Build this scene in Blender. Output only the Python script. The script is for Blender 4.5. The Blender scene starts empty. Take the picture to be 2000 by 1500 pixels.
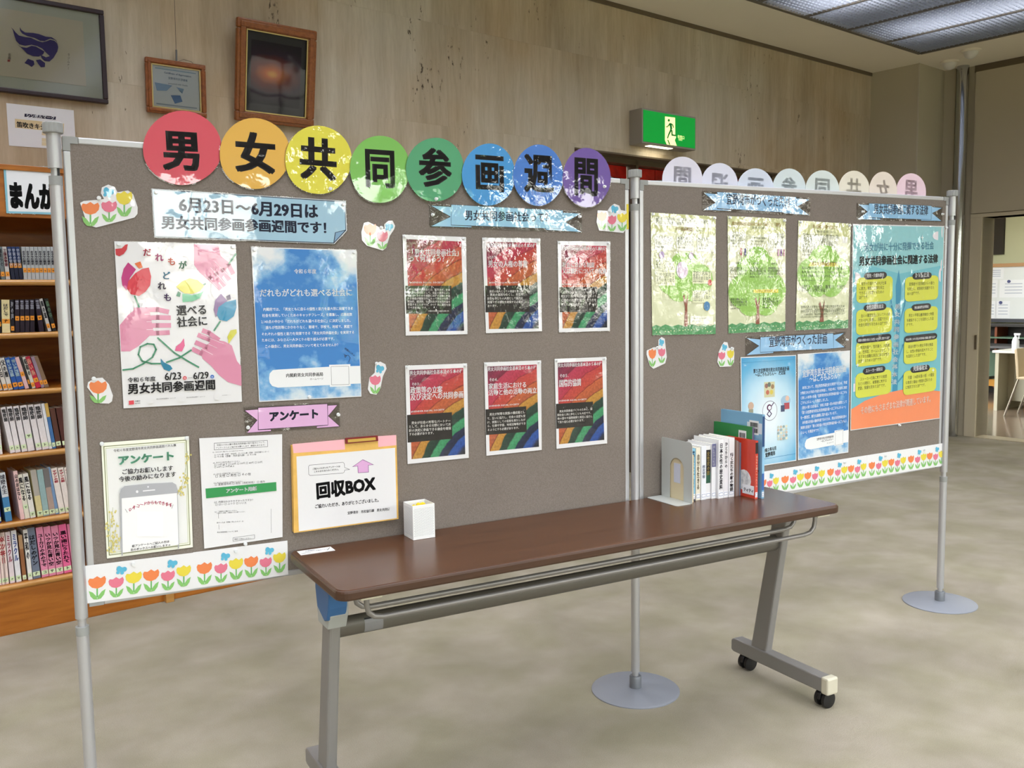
import bpy, math, random
import numpy as np
from mathutils import Matrix, Vector
random.seed(7)
SC=bpy.context.scene
LINK=SC.collection.objects.link
# ------------------------------------------------------------------ camera
FPX,PITCH,ROLL,CZ=1791.3,0.0939,-0.0135,1.4229
_F=np.array([0,math.cos(PITCH),-math.sin(PITCH)]);_U0=np.array([0,math.sin(PITCH),math.cos(PITCH)]);_R0=np.array([1.,0,0])
_R=_R0*math.cos(ROLL)+_U0*math.sin(ROLL);_U=-_R0*math.sin(ROLL)+_U0*math.cos(ROLL)
cd=bpy.data.cameras.new('camera');cam=bpy.data.objects.new('camera',cd);LINK(cam)
cd.sensor_width=36;cd.lens=36*FPX/2000;cd.clip_start=.05
M=Matrix.Identity(4)
for i in range(3):
    M[i][0]=_R[i];M[i][1]=_U[i];M[i][2]=-_F[i]
M[2][3]=CZ
cam.matrix_world=M
SC.camera=cam
# ------------------------------------------------------------------ exposure, world, daylight
SC.view_settings.view_transform='Standard';SC.view_settings.look='None';SC.view_settings.gamma=1
SC.view_settings.use_curve_mapping=False
SC.view_settings.exposure=-0.47
AW=0.6851                                   # direction of the long back wall
uw=np.array([math.cos(AW),math.sin(AW)]);nw=np.array([-uw[1],uw[0]])
W=bpy.data.worlds.new('daylight');SC.world=W;W.use_nodes=True
nt_=W.node_tree;bg=nt_.nodes['Background']
sky=nt_.nodes.new('ShaderNodeTexSky');sky.sky_type='NISHITA';sky.sun_disc=False
sky.sun_elevation=math.radians(55);sky.sun_rotation=math.radians(20);sky.dust_density=3;sky.air_density=1.2
hs_=nt_.nodes.new('ShaderNodeHueSaturation');hs_.inputs['Saturation'].default_value=.3;nt_.links.new(sky.outputs[0],hs_.inputs['Color'])
tn_=nt_.nodes.new('ShaderNodeMix');tn_.data_type='RGBA';tn_.blend_type='MULTIPLY';tn_.inputs[0].default_value=1;tn_.inputs[7].default_value=(1,.965,.90,1);nt_.links.new(hs_.outputs[0],tn_.inputs[6]);nt_.links.new(tn_.outputs[2],bg.inputs[0]);bg.inputs[1].default_value=4.9
XL,XR,YF,YW,ZC=-3.5,9.15,-3.6,4.894,3.565    # room: left, right, window side, back wall, ceiling
def RW(X,Y,z=0): 
    p=uw*X+nw*Y;return Vector((p[0],p[1],z))
WIN=[(-3.1,-1.95),(-1.3,-.15),(.5,1.65),(2.3,3.45),(4.1,5.25),(5.8,6.95),(7.5,8.65)]
WZ0,WZ1=.95,2.55
for i,(a,b) in enumerate(WIN):
    ld=bpy.data.lights.new('window_portal','AREA');ld.shape='RECTANGLE';ld.size=b-a;ld.size_y=WZ1-WZ0
    ld.cycles.is_portal=True
    lo=bpy.data.objects.new('window_portal',ld);LINK(lo)
    lo.matrix_world=Matrix.Translation(RW((a+b)/2,YF-.12,(WZ0+WZ1)/2))@Matrix.Rotation(AW,4,'Z')@Matrix.Rotation(math.radians(90),4,'X')
# ------------------------------------------------------------------ materials
def lin(c):
    c=c/255.
    return c/12.92 if c<=.04045 else ((c+.055)/1.055)**2.4
def rgb(c,k=1.0): return (min(lin(c[0])*k,.95),min(lin(c[1])*k,.95),min(lin(c[2])*k,.95),1)
_M={}
def mat(name,c,rough=.5,metal=0,spec=.5,k=1.0,emit=0,bump=None,coat=0,var=None):
    """bump=(scale,distance,stretch); var=(scale,amount)"""
    if name in _M: return _M[name]
    m=bpy.data.materials.new(name);m.use_nodes=True;nt=m.node_tree;b=nt.nodes['Principled BSDF']
    b.inputs['Base Color'].default_value=rgb(c,k);b.inputs['Roughness'].default_value=rough
    b.inputs['Metallic'].default_value=metal;b.inputs['Specular IOR Level'].default_value=spec
    b.inputs['Coat Weight'].default_value=coat
    if emit:
        b.inputs['Emission Color'].default_value=rgb(c,k);b.inputs['Emission Strength'].default_value=emit
    if bump or var: tc=nt.nodes.new('ShaderNodeTexCoord')
    if bump:
        n=nt.nodes.new('ShaderNodeTexNoise');n.inputs['Scale'].default_value=bump[0];n.inputs['Detail'].default_value=4
        mp=nt.nodes.new('ShaderNodeMapping');mp.inputs['Scale'].default_value=bump[2] if len(bump)>2 else (1,1,1)
        nt.links.new(tc.outputs['Object'],mp.inputs[0]);nt.links.new(mp.outputs[0],n.inputs['Vector'])
        bn=nt.nodes.new('ShaderNodeBump');bn.inputs['Distance'].default_value=bump[1];bn.inputs['Strength'].default_value=1
        nt.links.new(n.outputs[0],bn.inputs['Height']);nt.links.new(bn.outputs[0],b.inputs['Normal'])
    if var:
        n=nt.nodes.new('ShaderNodeTexNoise');n.inputs['Scale'].default_value=var[0];n.inputs['Detail'].default_value=5
        mp=nt.nodes.new('ShaderNodeMapping');mp.inputs['Scale'].default_value=var[2] if len(var)>2 else (1,1,1)
        nt.links.new(tc.outputs['Object'],mp.inputs[0]);nt.links.new(mp.outputs[0],n.inputs['Vector'])
        r=nt.nodes.new('ShaderNodeValToRGB');a=var[1]
        r.color_ramp.elements[0].position=.3;r.color_ramp.elements[1].position=.7
        r.color_ramp.elements[0].color=rgb(tuple(max(0,q*(1-a)) for q in c),k);r.color_ramp.elements[1].color=rgb(tuple(min(255,q*(1+a)) for q in c),k)
        nt.links.new(n.outputs[0],r.inputs[0]);nt.links.new(r.outputs[0],b.inputs['Base Color'])
    _M[name]=m;return m
def col(c,rough=.55):
    """flat printed colour on paper"""
    return mat('print_%d_%d_%d'%tuple(c),c,rough,spec=.25)
def nodes(name):
    m=bpy.data.materials.new(name);m.use_nodes=True;nt=m.node_tree;b=nt.nodes['Principled BSDF'];_M[name]=m
    def N(t,**kw):
        n=nt.nodes.new('ShaderNode'+t)
        for k,v in kw.items():
            if k in n.inputs: n.inputs[k].default_value=v
            else: setattr(n,k,v)
        return n
    return m,nt,b,N,nt.links.new
def ramp(nt,stops,interp='LINEAR'):
    r=nt.nodes.new('ShaderNodeValToRGB');cr=r.color_ramp;cr.interpolation=interp
    while len(cr.elements)<len(stops): cr.elements.new(.5)
    for e,(p,c) in zip(cr.elements,stops):
        e.position=p;e.color=rgb(c) if len(c)==3 else c
    return r
def lamcoat(nt,b,lam):
    """glossy laminate over a print: clear coat whose normal follows the waves of the plastic"""
    if not lam: return
    N=nt.nodes.new;L=nt.links.new
    tc=N('ShaderNodeTexCoord');oi=N('ShaderNodeObjectInfo');sc=N('ShaderNodeVectorMath');sc.operation='SCALE';sc.inputs['Scale'].default_value=5.3
    ad=N('ShaderNodeVectorMath');ad.operation='ADD';L(oi.outputs['Location'],sc.inputs[0]);L(tc.outputs['Object'],ad.inputs[0]);L(sc.outputs[0],ad.inputs[1])
    prev=None
    for s_,d_ in (((5,.0058),(34,.0003)) if lam==1 else ((6.5,.0105),(48,.001))):
        n=N('ShaderNodeTexNoise');n.inputs['Scale'].default_value=s_;n.inputs['Detail'].default_value=2;L(ad.outputs[0],n.inputs['Vector'])
        bp=N('ShaderNodeBump');bp.inputs['Strength'].default_value=1;bp.inputs['Distance'].default_value=d_;L(n.outputs[0],bp.inputs['Height'])
        if prev: L(prev.outputs[0],bp.inputs['Normal'])
        prev=bp
    b.inputs['Coat Weight'].default_value=1;b.inputs['Coat Roughness'].default_value=.04;b.inputs['Coat IOR'].default_value=1.5+.12*lam
    L(prev.outputs[0],b.inputs['Coat Normal'])
def lamcol(c,lam):
    k='lam%d_%d_%d_%d'%((lam,)+tuple(c))
    if k not in _M:
        m=mat(k,c,.55,spec=.25);lamcoat(m.node_tree,m.node_tree.nodes['Principled BSDF'],lam)
    return _M[k]
# laminate film: clear plastic with gentle waves
def film_mat(name,dist,scale,dist2):
    m,nt,b,N,L=nodes(name)
    out=nt.nodes['Material Output'];nt.nodes.remove(b)
    tc=N('TexCoord');oi=N('ObjectInfo');ad=N('VectorMath',operation='ADD')
    mul=N('VectorMath',operation='SCALE');cmb=N('CombineXYZ')
    for i in range(3): L(oi.outputs['Random'],cmb.inputs[i])
    L(cmb.outputs[0],mul.inputs[0]);mul.inputs['Scale'].default_value=37
    L(tc.outputs['Object'],ad.inputs[0]);L(mul.outputs[0],ad.inputs[1])
    n1=N('TexNoise',Scale=scale,Detail=2.);n2=N('TexNoise',Scale=scale*6,Detail=3.)
    L(ad.outputs[0],n1.inputs['Vector']);L(ad.outputs[0],n2.inputs['Vector'])
    b1=N('Bump',Strength=1.,Distance=dist);b2=N('Bump',Strength=1.,Distance=dist2)
    L(n1.outputs[0],b1.inputs['Height']);L(n2.outputs[0],b2.inputs['Height']);L(b1.outputs[0],b2.inputs['Normal'])
    fr=N('Fresnel',IOR=1.5);gl=N('BsdfGlossy',Roughness=.045);tr=N('BsdfTransparent');mx=N('MixShader')
    L(b2.outputs[0],fr.inputs['Normal']);L(b2.outputs[0],gl.inputs['Normal'])
    L(fr.outputs[0],mx.inputs[0]);L(tr.outputs[0],mx.inputs[1]);L(gl.outputs[0],mx.inputs[2]);L(mx.outputs[0],out.inputs[0])
    return m
FILM=film_mat('laminate_film',.0075,7,.0005)
FILMC=film_mat('crumpled_film',.012,9,.0016)
GLASS=film_mat('picture_glass',.0002,3,.00002)
STEEL=mat('silver_paint',(205,206,210),.35,.6,k=.9)
GREYP=mat('grey_plastic',(150,152,150),.5)
WHITEP=mat('white_plastic',(235,235,235),.4)
BLACKP=mat('black_plastic',(22,22,24),.45)
PAPER=mat('white_paper',(226,226,228),.6,spec=.2,bump=(60,.0003))
PAPERL={0:PAPER,1:lamcol((226,226,228),1),2:lamcol((227,227,229),2)}
# travertine
def travertine():
    m,nt,b,N,L=nodes('travertine')
    tc=N('TexCoord');geo=N('NewGeometry');oi=N('ObjectInfo')
    cmb=N('CombineXYZ');L(oi.outputs['Random'],cmb.inputs[0]);L(oi.outputs['Random'],cmb.inputs[2])
    sc=N('VectorMath',operation='SCALE');L(cmb.outputs[0],sc.inputs[0]);sc.inputs['Scale'].default_value=.2
    ad=N('VectorMath',operation='ADD');L(tc.outputs['Object'],ad.inputs[0]);L(sc.outputs[0],ad.inputs[1])
    def noise(s,st,det=6.,rough=.6):
        mp=N('Mapping');mp.inputs['Scale'].default_value=st;L(ad.outputs[0],mp.inputs[0])
        n=N('TexNoise',Scale=s,Detail=det,Roughness=rough);L(mp.outputs[0],n.inputs['Vector']);return n
    n1=noise(1.6,(1,1,.13));n2=noise(9,(1,1,.08));n3=noise(70,(1,1,.12),3.);n4=noise(1.1,(1,1,.8),3.)
    r1=ramp(nt,[(.25,(170,156,133)),(.5,(203,190,167)),(.75,(232,221,202))]);L(n1.outputs[0],r1.inputs[0])
    r2=ramp(nt,[(.3,(174,162,141)),(.55,(207,196,176)),(.78,(240,233,218))]);L(n2.outputs[0],r2.inputs[0])
    mx=N('Mix',data_type='RGBA');mx.inputs[0].default_value=.5;L(r1.outputs[0],mx.inputs[6]);L(r2.outputs[0],mx.inputs[7])
    r3=ramp(nt,[(.3,(225,222,215)),(.6,(255,255,255))]);L(n3.outputs[0],r3.inputs[0])
    m3=N('Mix',data_type='RGBA',blend_type='MULTIPLY');m3.inputs[0].default_value=.5;L(mx.outputs[2],m3.inputs[6]);L(r3.outputs[0],m3.inputs[7])
    r4=ramp(nt,[(.35,(232,214,190)),(.65,(250,250,252))]);L(n4.outputs[0],r4.inputs[0])
    m4=N('Mix',data_type='RGBA',blend_type='MULTIPLY');m4.inputs[0].default_value=.8;L(m3.outputs[2],m4.inputs[6]);L(r4.outputs[0],m4.inputs[7])
    # pits
    p=noise(62,(1,1,.3),4.,.6);p2=noise(5,(1,1,.35),2.)
    mr=N('Math',operation='MULTIPLY');L(p.outputs[0],mr.inputs[0]);L(p2.outputs[0],mr.inputs[1])
    rp=ramp(nt,[(.425,(0,0,0)),(.46,(255,255,255))]);L(mr.outputs[0],rp.inputs[0])
    m5=N('Mix',data_type='RGBA');L(rp.outputs[0],m5.inputs[0]);L(m4.outputs[2],m5.inputs[6]);m5.inputs[7].default_value=rgb((84,70,54))
    L(m5.outputs[2],b.inputs['Base Color'])
    inv=N('Math',operation='SUBTRACT');inv.inputs[0].default_value=1;L(rp.outputs[0],inv.inputs[1])
    bp=N('Bump',Strength=.6,Distance=.002);L(inv.outputs[0],bp.inputs['Height'])
    bq=N('Bump',Strength=.4,Distance=.001);L(n3.outputs[0],bq.inputs['Height']);L(bp.outputs[0],bq.inputs['Normal']);L(bq.outputs[0],b.inputs['Normal'])
    b.inputs['Roughness'].default_value=.62;b.inputs['Specular IOR Level'].default_value=.35
    return m
TRAV=travertine()
def carpet():
    m,nt,b,N,L=nodes('carpet')
    tc=N('TexCoord')
    def noise(s,st=(1,1,1),det=3.,rot=0,dist=0.):
        mp=N('Mapping');mp.inputs['Scale'].default_value=st;mp.inputs['Rotation'].default_value=(0,0,rot);L(tc.outputs['Object'],mp.inputs[0])
        n=N('TexNoise',Scale=s,Detail=det,Distortion=dist);L(mp.outputs[0],n.inputs['Vector']);return n
    n1=noise(2.4,(1,.8,1),4.,.3,.5);n2=noise(3.1,(1,1.2,1),2.,1.1,.3);n3=noise(420,det=3.);n4=noise(9,det=4.)
    r1=ramp(nt,[(.28,(172,163,147)),(.5,(184,175,158)),(.72,(195,186,169))]);L(n1.outputs[0],r1.inputs[0])
    r2=ramp(nt,[(.35,(232,234,224)),(.65,(255,255,255))]);L(n2.outputs[0],r2.inputs[0])
    m1=N('Mix',data_type='RGBA',blend_type='MULTIPLY');m1.inputs[0].default_value=1.;L(r1.outputs[0],m1.inputs[6]);L(r2.outputs[0],m1.inputs[7])
    r3=ramp(nt,[(.3,(205,205,205)),(.7,(255,255,255))]);L(n3.outputs[0],r3.inputs[0])
    m2=N('Mix',data_type='RGBA',blend_type='MULTIPLY');m2.inputs[0].default_value=.7;L(m1.outputs[2],m2.inputs[6]);L(r3.outputs[0],m2.inputs[7])
    r4=ramp(nt,[(.3,(240,240,238)),(.7,(255,255,255))]);L(n4.outputs[0],r4.inputs[0])
    m3=N('Mix',data_type='RGBA',blend_type='MULTIPLY');m3.inputs[0].default_value=1.;L(m2.outputs[2],m3.inputs[6]);L(r4.outputs[0],m3.inputs[7])
    L(m3.outputs[2],b.inputs['Base Color']);b.inputs['Roughness'].default_value=.95;b.inputs['Specular IOR Level'].default_value=.1
    bp=N('Bump',Strength=.6,Distance=.003);L(n3.outputs[0],bp.inputs['Height']);L(bp.outputs[0],b.inputs['Normal'])
    return m
CARPET=carpet()
def wood(name,c1,c2,scale,stretch,rough=.35,spec=.5,coat=0.):
    m,nt,b,N,L=nodes(name)
    tc=N('TexCoord');mp=N('Mapping');mp.inputs['Scale'].default_value=stretch;L(tc.outputs['Object'],mp.inputs[0])
    n=N('TexNoise',Scale=scale,Detail=6.,Roughness=.6,Distortion=.6);L(mp.outputs[0],n.inputs['Vector'])
    r=ramp(nt,[(.3,c1),(.7,c2)]);L(n.outputs[0],r.inputs[0]);L(r.outputs[0],b.inputs['Base Color'])
    b.inputs['Roughness'].default_value=rough;b.inputs['Specular IOR Level'].default_value=spec;b.inputs['Coat Weight'].default_value=coat
    return m
WALNUT=wood('walnut_laminate',(68,40,22),(88,55,33),14,(.25,4,4),.26,.4)
WALEDGE=wood('walnut_edge',(62,40,26),(76,50,34),14,(.25,4,4),.35)
OAK=wood('bookcase_wood',(148,84,22),(180,110,38),10,(.3,3,3),.3,.5)
OAKF=wood('shelf_lip_wood',(176,124,62),(200,150,84),12,(.3,3,3),.25,.5)
FRAMEW=wood('picture_frame_wood',(122,66,26),(158,92,42),16,(3,3,3),.3,.5)
LAMN={'printed_rainbow':2,'printed_sky':1,'printed_blue_halo':2}
def feltmat():
    m,nt,b,N,L=nodes('display_felt');tc=N('TexCoord')
    n=N('TexNoise',Scale=300.,Detail=3.);L(tc.outputs['Object'],n.inputs['Vector'])
    n2=N('TexNoise',Scale=4.,Detail=3.);L(tc.outputs['Object'],n2.inputs['Vector'])
    r=ramp(nt,[(.3,(124,115,107)),(.7,(141,132,124))]);L(n.outputs[0],r.inputs[0])
    r2=ramp(nt,[(.3,(238,238,238)),(.7,(255,255,255))]);L(n2.outputs[0],r2.inputs[0])
    mx=N('Mix',data_type='RGBA',blend_type='MULTIPLY');mx.inputs[0].default_value=1.;L(r.outputs[0],mx.inputs[6]);L(r2.outputs[0],mx.inputs[7])
    L(mx.outputs[2],b.inputs['Base Color']);b.inputs['Roughness'].default_value=.95;b.inputs['Specular IOR Level'].default_value=.1
    bp=N('Bump',Strength=.5,Distance=.001);L(n.outputs[0],bp.inputs['Height']);L(bp.outputs[0],b.inputs['Normal']);return m
FELT=feltmat()
def rainbowmat():
    m,nt,b,N,L=nodes('printed_rainbow');uv=N('UVMap')
    mp=N('Mapping');mp.inputs['Location'].default_value=(-1.595,.481*1.414,0);mp.inputs['Scale'].default_value=(1,1.414,1)
    L(uv.outputs[0],mp.inputs[0])
    n=N('TexNoise',Scale=3.,Detail=4.);L(mp.outputs[0],n.inputs['Vector'])
    ln=N('VectorMath',operation='LENGTH');L(mp.outputs[0],ln.inputs[0])
    nn=N('Math',operation='MULTIPLY_ADD');L(n.outputs[0],nn.inputs[0]);nn.inputs[1].default_value=.10;L(ln.outputs['Value'],nn.inputs[2])
    mr=N('MapRange');mr.inputs['From Min'].default_value=.95;mr.inputs['From Max'].default_value=2.72;L(nn.outputs[0],mr.inputs[0])
    S=[(.0,(24,24,30)),(.05,(30,40,70)),(.08,(40,80,160)),(.14,(45,88,165)),(.15,(28,38,66)),(.215,(36,46,78)),(.225,(64,150,104)),(.285,(70,160,110)),(.30,(30,58,50)),(.375,(38,70,58)),(.385,(196,140,60)),(.455,(205,150,66)),(.46,(120,60,40)),(.47,(188,96,60)),(.56,(205,102,62)),(.565,(120,44,40)),(.575,(200,78,62)),(.68,(202,72,70)),(.685,(112,34,44)),(.69,(190,56,78)),(.80,(196,62,92)),(.81,(120,36,60)),(.86,(150,46,80)),(.95,(110,40,70))]
    r=ramp(nt,S);L(mr.outputs[0],r.inputs[0])
    n2=N('TexNoise',Scale=26.,Detail=4.);L(mp.outputs[0],n2.inputs['Vector'])
    r2=ramp(nt,[(.3,(205,205,205)),(.7,(255,255,255))]);L(n2.outputs[0],r2.inputs[0])
    mx=N('Mix',data_type='RGBA',blend_type='MULTIPLY');mx.inputs[0].default_value=1.;L(r.outputs[0],mx.inputs[6]);L(r2.outputs[0],mx.inputs[7])
    L(mx.outputs[2],b.inputs['Base Color']);b.inputs['Roughness'].default_value=.5;b.inputs['Specular IOR Level'].default_value=.2;lamcoat(nt,b,LAMN.get(m.name,0));return m
RAINBOW=rainbowmat()
def skymat():
    m,nt,b,N,L=nodes('printed_sky');uv=N('UVMap');sp=N('SeparateXYZ');L(uv.outputs[0],sp.inputs[0])
    mp=N('Mapping');mp.inputs['Scale'].default_value=(1,1.41,1);L(uv.outputs[0],mp.inputs[0])
    n=N('TexNoise',Scale=4.2,Detail=7.,Roughness=.55);L(mp.outputs[0],n.inputs['Vector'])
    # clouds at the top corners and along the foot
    a=N('Math',operation='SUBTRACT');L(sp.outputs[0],a.inputs[0]);a.inputs[1].default_value=.48
    a2=N('Math',operation='ABSOLUTE');L(a.outputs[0],a2.inputs[0])
    t=N('MapRange');L(sp.outputs[1],t.inputs[0]);t.inputs['From Min'].default_value=.72;t.inputs['From Max'].default_value=1.;t.inputs['To Min'].default_value=0;t.inputs['To Max'].default_value=1.25
    tm=N('Math',operation='MULTIPLY');L(t.outputs[0],tm.inputs[0]);L(a2.outputs[0],tm.inputs[1])
    f=N('MapRange');L(sp.outputs[1],f.inputs[0]);f.inputs['From Min'].default_value=.3;f.inputs['From Max'].default_value=0.;f.inputs['To Min'].default_value=0;f.inputs['To Max'].default_value=.28
    s1=N('Math',operation='ADD');L(tm.outputs[0],s1.inputs[0]);L(f.outputs[0],s1.inputs[1])
    s2=N('Math',operation='ADD');L(s1.outputs[0],s2.inputs[0]);L(n.outputs[0],s2.inputs[1])
    r=ramp(nt,[(.56,(62,128,196)),(.68,(120,172,216)),(.8,(196,214,226)),(.95,(225,228,230))]);L(s2.outputs[0],r.inputs[0])
    L(r.outputs[0],b.inputs['Base Color']);b.inputs['Roughness'].default_value=.5;b.inputs['Specular IOR Level'].default_value=.2;lamcoat(nt,b,LAMN.get(m.name,0));return m
SKYP=skymat()
def gradmat(name,stops,centre,scale):
    m,nt,b,N,L=nodes(name);uv=N('UVMap');mp=N('Mapping');mp.inputs['Location'].default_value=(-centre[0]*scale[0],-centre[1]*scale[1],0);mp.inputs['Scale'].default_value=(scale[0],scale[1],1)
    L(uv.outputs[0],mp.inputs[0]);n=N('TexNoise',Scale=5.,Detail=4.);L(uv.outputs[0],n.inputs['Vector'])
    ln=N('VectorMath',operation='LENGTH');L(mp.outputs[0],ln.inputs[0])
    ma=N('Math',operation='MULTIPLY_ADD');L(n.outputs[0],ma.inputs[0]);ma.inputs[1].default_value=.12;L(ln.outputs['Value'],ma.inputs[2])
    r=ramp(nt,stops);L(ma.outputs[0],r.inputs[0]);L(r.outputs[0],b.inputs['Base Color']);b.inputs['Roughness'].default_value=.5;b.inputs['Specular IOR Level'].default_value=.2;lamcoat(nt,b,LAMN.get(m.name,0));return m
PLANBG=gradmat('printed_blue_halo',[(.2,(228,238,244)),(.5,(190,222,238)),(.8,(96,172,214)),(1.,(66,150,200))],(.5,.45),(1.1,1.35))
SUNSET=gradmat('sunset_photograph',[(.05,(250,190,60)),(.2,(226,120,30)),(.42,(130,50,40)),(.7,(52,24,52)),(1.,(22,14,34))],(.42,.5),(1.,2.0))
# ------------------------------------------------------------------ mesh builder
class MB:
    def __init__(s): s.v=[];s.f=[];s.m=[];s.mats=[];s.uv={}
    def mi(s,m):
        if m not in s.mats: s.mats.append(m)
        return s.mats.index(m)
    def add(s,vs,fs,m,uvs=None):
        o=len(s.v);s.v.extend(vs);i=s.mi(m)
        for f in fs:
            s.f.append([q+o for q in f]);s.m.append(i)
        if uvs is not None:
            for k,u in enumerate(uvs): s.uv[o+k]=u
        return s
    def box(s,x0,x1,y0,y1,z0,z1,m):
        v=[(x,y,z) for z in (z0,z1) for y in (y0,y1) for x in (x0,x1)]
        return s.add(v,[(0,2,3,1),(4,5,7,6),(0,1,5,4),(2,6,7,3),(0,4,6,2),(1,3,7,5)],m)
    def prism(s,pts,y0,y1,m,plane='xz'):
        n=len(pts)
        P=(lambda a,b,y:(a,y,b)) if plane=='xz' else ((lambda a,b,y:(a,b,y)) if plane=='xy' else (lambda a,b,y:(y,a,b)))
        v=[P(a,b,y0) for a,b in pts]+[P(a,b,y1) for a,b in pts]
        return s.add(v,[list(range(n))[::-1],list(range(n,2*n))]+[(i,(i+1)%n,n+(i+1)%n,n+i) for i in range(n)],m)
    def rev(s,prof,m,n=24,c=(0,0,0),axis='z'):
        """prof: list of (r,h)"""
        v=[];f=[]
        for r,h in prof:
            for i in range(n):
                a=2*math.pi*i/n;x,y=r*math.cos(a),r*math.sin(a)
                v.append({'z':(c[0]+x,c[1]+y,c[2]+h),'y':(c[0]+x,c[1]+h,c[2]+y),'x':(c[0]+h,c[1]+x,c[2]+y)}[axis])
        for k in range(len(prof)-1):
            for i in range(n): f.append((k*n+i,k*n+(i+1)%n,(k+1)*n+(i+1)%n,(k+1)*n+i))
        f.append(list(range(n))[::-1]);f.append([(len(prof)-1)*n+i for i in range(n)])
        return s.add(v,f,m)
    def tube(s,pts,r,m,n=10,r2=None):
        P=[Vector(p) for p in pts];v=[];f=[];r2=r2 or r
        t=(P[1]-P[0]).normalized();up=Vector((0,0,1)) if abs(t.z)<.9 else Vector((0,1,0))
        a=t.cross(up).normalized()
        for k,p in enumerate(P):
            if k: 
                d=(P[k]-P[k-1]).normalized();e=(P[k+1]-P[k]).normalized() if k+1<len(P) else d;t=(d+e).normalized()
            a=(a-t*a.dot(t)).normalized();b=t.cross(a)
            for i in range(n):
                w=2*math.pi*i/n;q=p+a*(r*math.cos(w))+b*(r2*math.sin(w));v.append(tuple(q))
        for k in range(len(P)-1):
            for i in range(n): f.append((k*n+i,k*n+(i+1)%n,(k+1)*n+(i+1)%n,(k+1)*n+i))
        f.append(list(range(n))[::-1]);f.append([(len(P)-1)*n+i for i in range(n)])
        return s.add(v,f,m)
    def build(s,name,parent=None,loc=None,rotz=0,smooth=False,bevel=0,**props):
        me=bpy.data.meshes.new(name);me.from_pydata(s.v,[],s.f)
        for m in s.mats: me.materials.append(m)
        me.polygons.foreach_set('material_index',s.m)
        if s.uv:
            uvl=me.uv_layers.new(name='UVMap');li=np.zeros(len(me.loops),dtype=np.int32);me.loops.foreach_get('vertex_index',li)
            arr=np.zeros((len(li),2));
            for j,vi in enumerate(li): arr[j]=s.uv.get(int(vi),(0,0))
            uvl.data.foreach_set('uv',arr.ravel())
        if smooth:
            me.polygons.foreach_set('use_smooth',[True]*len(me.polygons));me.set_sharp_from_angle(angle=math.radians(40))
        me.update()
        o=bpy.data.objects.new(name,me);LINK(o)
        if bevel:
            b=o.modifiers.new('edge','BEVEL');b.width=bevel;b.segments=2;b.limit_method='ANGLE'
        if parent is not None: o.parent=parent
        if loc is not None: o.location=loc
        if rotz: o.rotation_euler=(0,0,rotz)
        for k,v in props.items(): o[k]=v
        return o
def empty(name,loc=(0,0,0),rotz=0,label=None,cat=None,group=None,kind=None):
    o=bpy.data.objects.new(name,None);LINK(o);o.location=loc;o.rotation_euler=(0,0,rotz);o.empty_display_size=.05
    tag(o,label,cat,group,kind);return o
def tag(o,label=None,cat=None,group=None,kind=None):
    for k,v in (('label',label),('category',cat),('group',group),('kind',kind)):
        if v: o[k]=v
    return o
# ------------------------------------------------------------------ planes
def ray(u,v): return _F+_R*((u-1000)/FPX)-_U*((v-750)/FPX)
class Plane:
    """upright plane through ground point o, running along angle a; s = metres along it, z = height"""
    def __init__(s,o,a):
        s.o=np.array(o,float);s.a=a;s.e=np.array([math.cos(a),math.sin(a)]);s.n=np.array([s.e[1],-s.e[0]])
    def px(s,u,v):
        r=ray(u,v);t=(s.o@s.n)/(r[:2]@s.n);q=r*t;return float((q[:2]-s.o)@s.e),float(q[2]+CZ)
    def loc(s,x,off,z):
        p=s.o+s.e*x+s.n*off;return Vector((p[0],p[1],z))
H=(.4314,3.2112);A1,A2=.5196,.532
B1=Plane(H,A1);B2=Plane(H,A2)
WALLP=Plane(nw*(YW-.001),AW)
def floorpt(u,v,z=0):
    r=ray(u,v);t=(z-CZ)/r[2];return r*t+np.array([0,0,CZ])
# ------------------------------------------------------------------ lettering
_fc=bpy.data.curves.new('glyph','FONT');_fo=bpy.data.objects.new('glyph',_fc);_fc.fill_mode='FRONT'
_G={}
def _raw(body,res,off):
    _fc.body=body;_fc.resolution_u=res;_fc.offset=off
    me=bpy.data.meshes.new_from_object(_fo)
    v=np.array([tuple(q.co)[:2] for q in me.vertices]) if len(me.vertices) else np.zeros((0,2));f=[tuple(p.vertices) for p in me.polygons]
    bpy.data.meshes.remove(me);return v,f
_AA=_raw('aa',1,0)[0][:,0].max()
def glyph(ch,res,off=0):
    k=(ch,res,off)
    if k not in _G:
        if ch in ' \u3000': _G[k]=(np.zeros((0,2)),[],1.0 if ch!=' ' else .3)
        else:
            v,f=_raw(ch,res,off);adv=float(_raw('a'+ch+'a',1,0)[0][:,0].max()-_AA);_G[k]=(v,f,adv)
    return _G[k]
def heavy(w):
    if w<=0: return [(0,0)]
    if w<.02: return [(-w,0),(w,0)]
    if w<.034: return [(-w,-w*.5),(w,-w*.5),(-w,w*.5),(w,w*.5)]
    return [(w*a,w*b) for a,b in ((-1,-1),(1,-1),(1,1),(-1,1),(0,-1.1),(0,1.1),(-1.1,0),(1.1,0),(0,0))]
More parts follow.
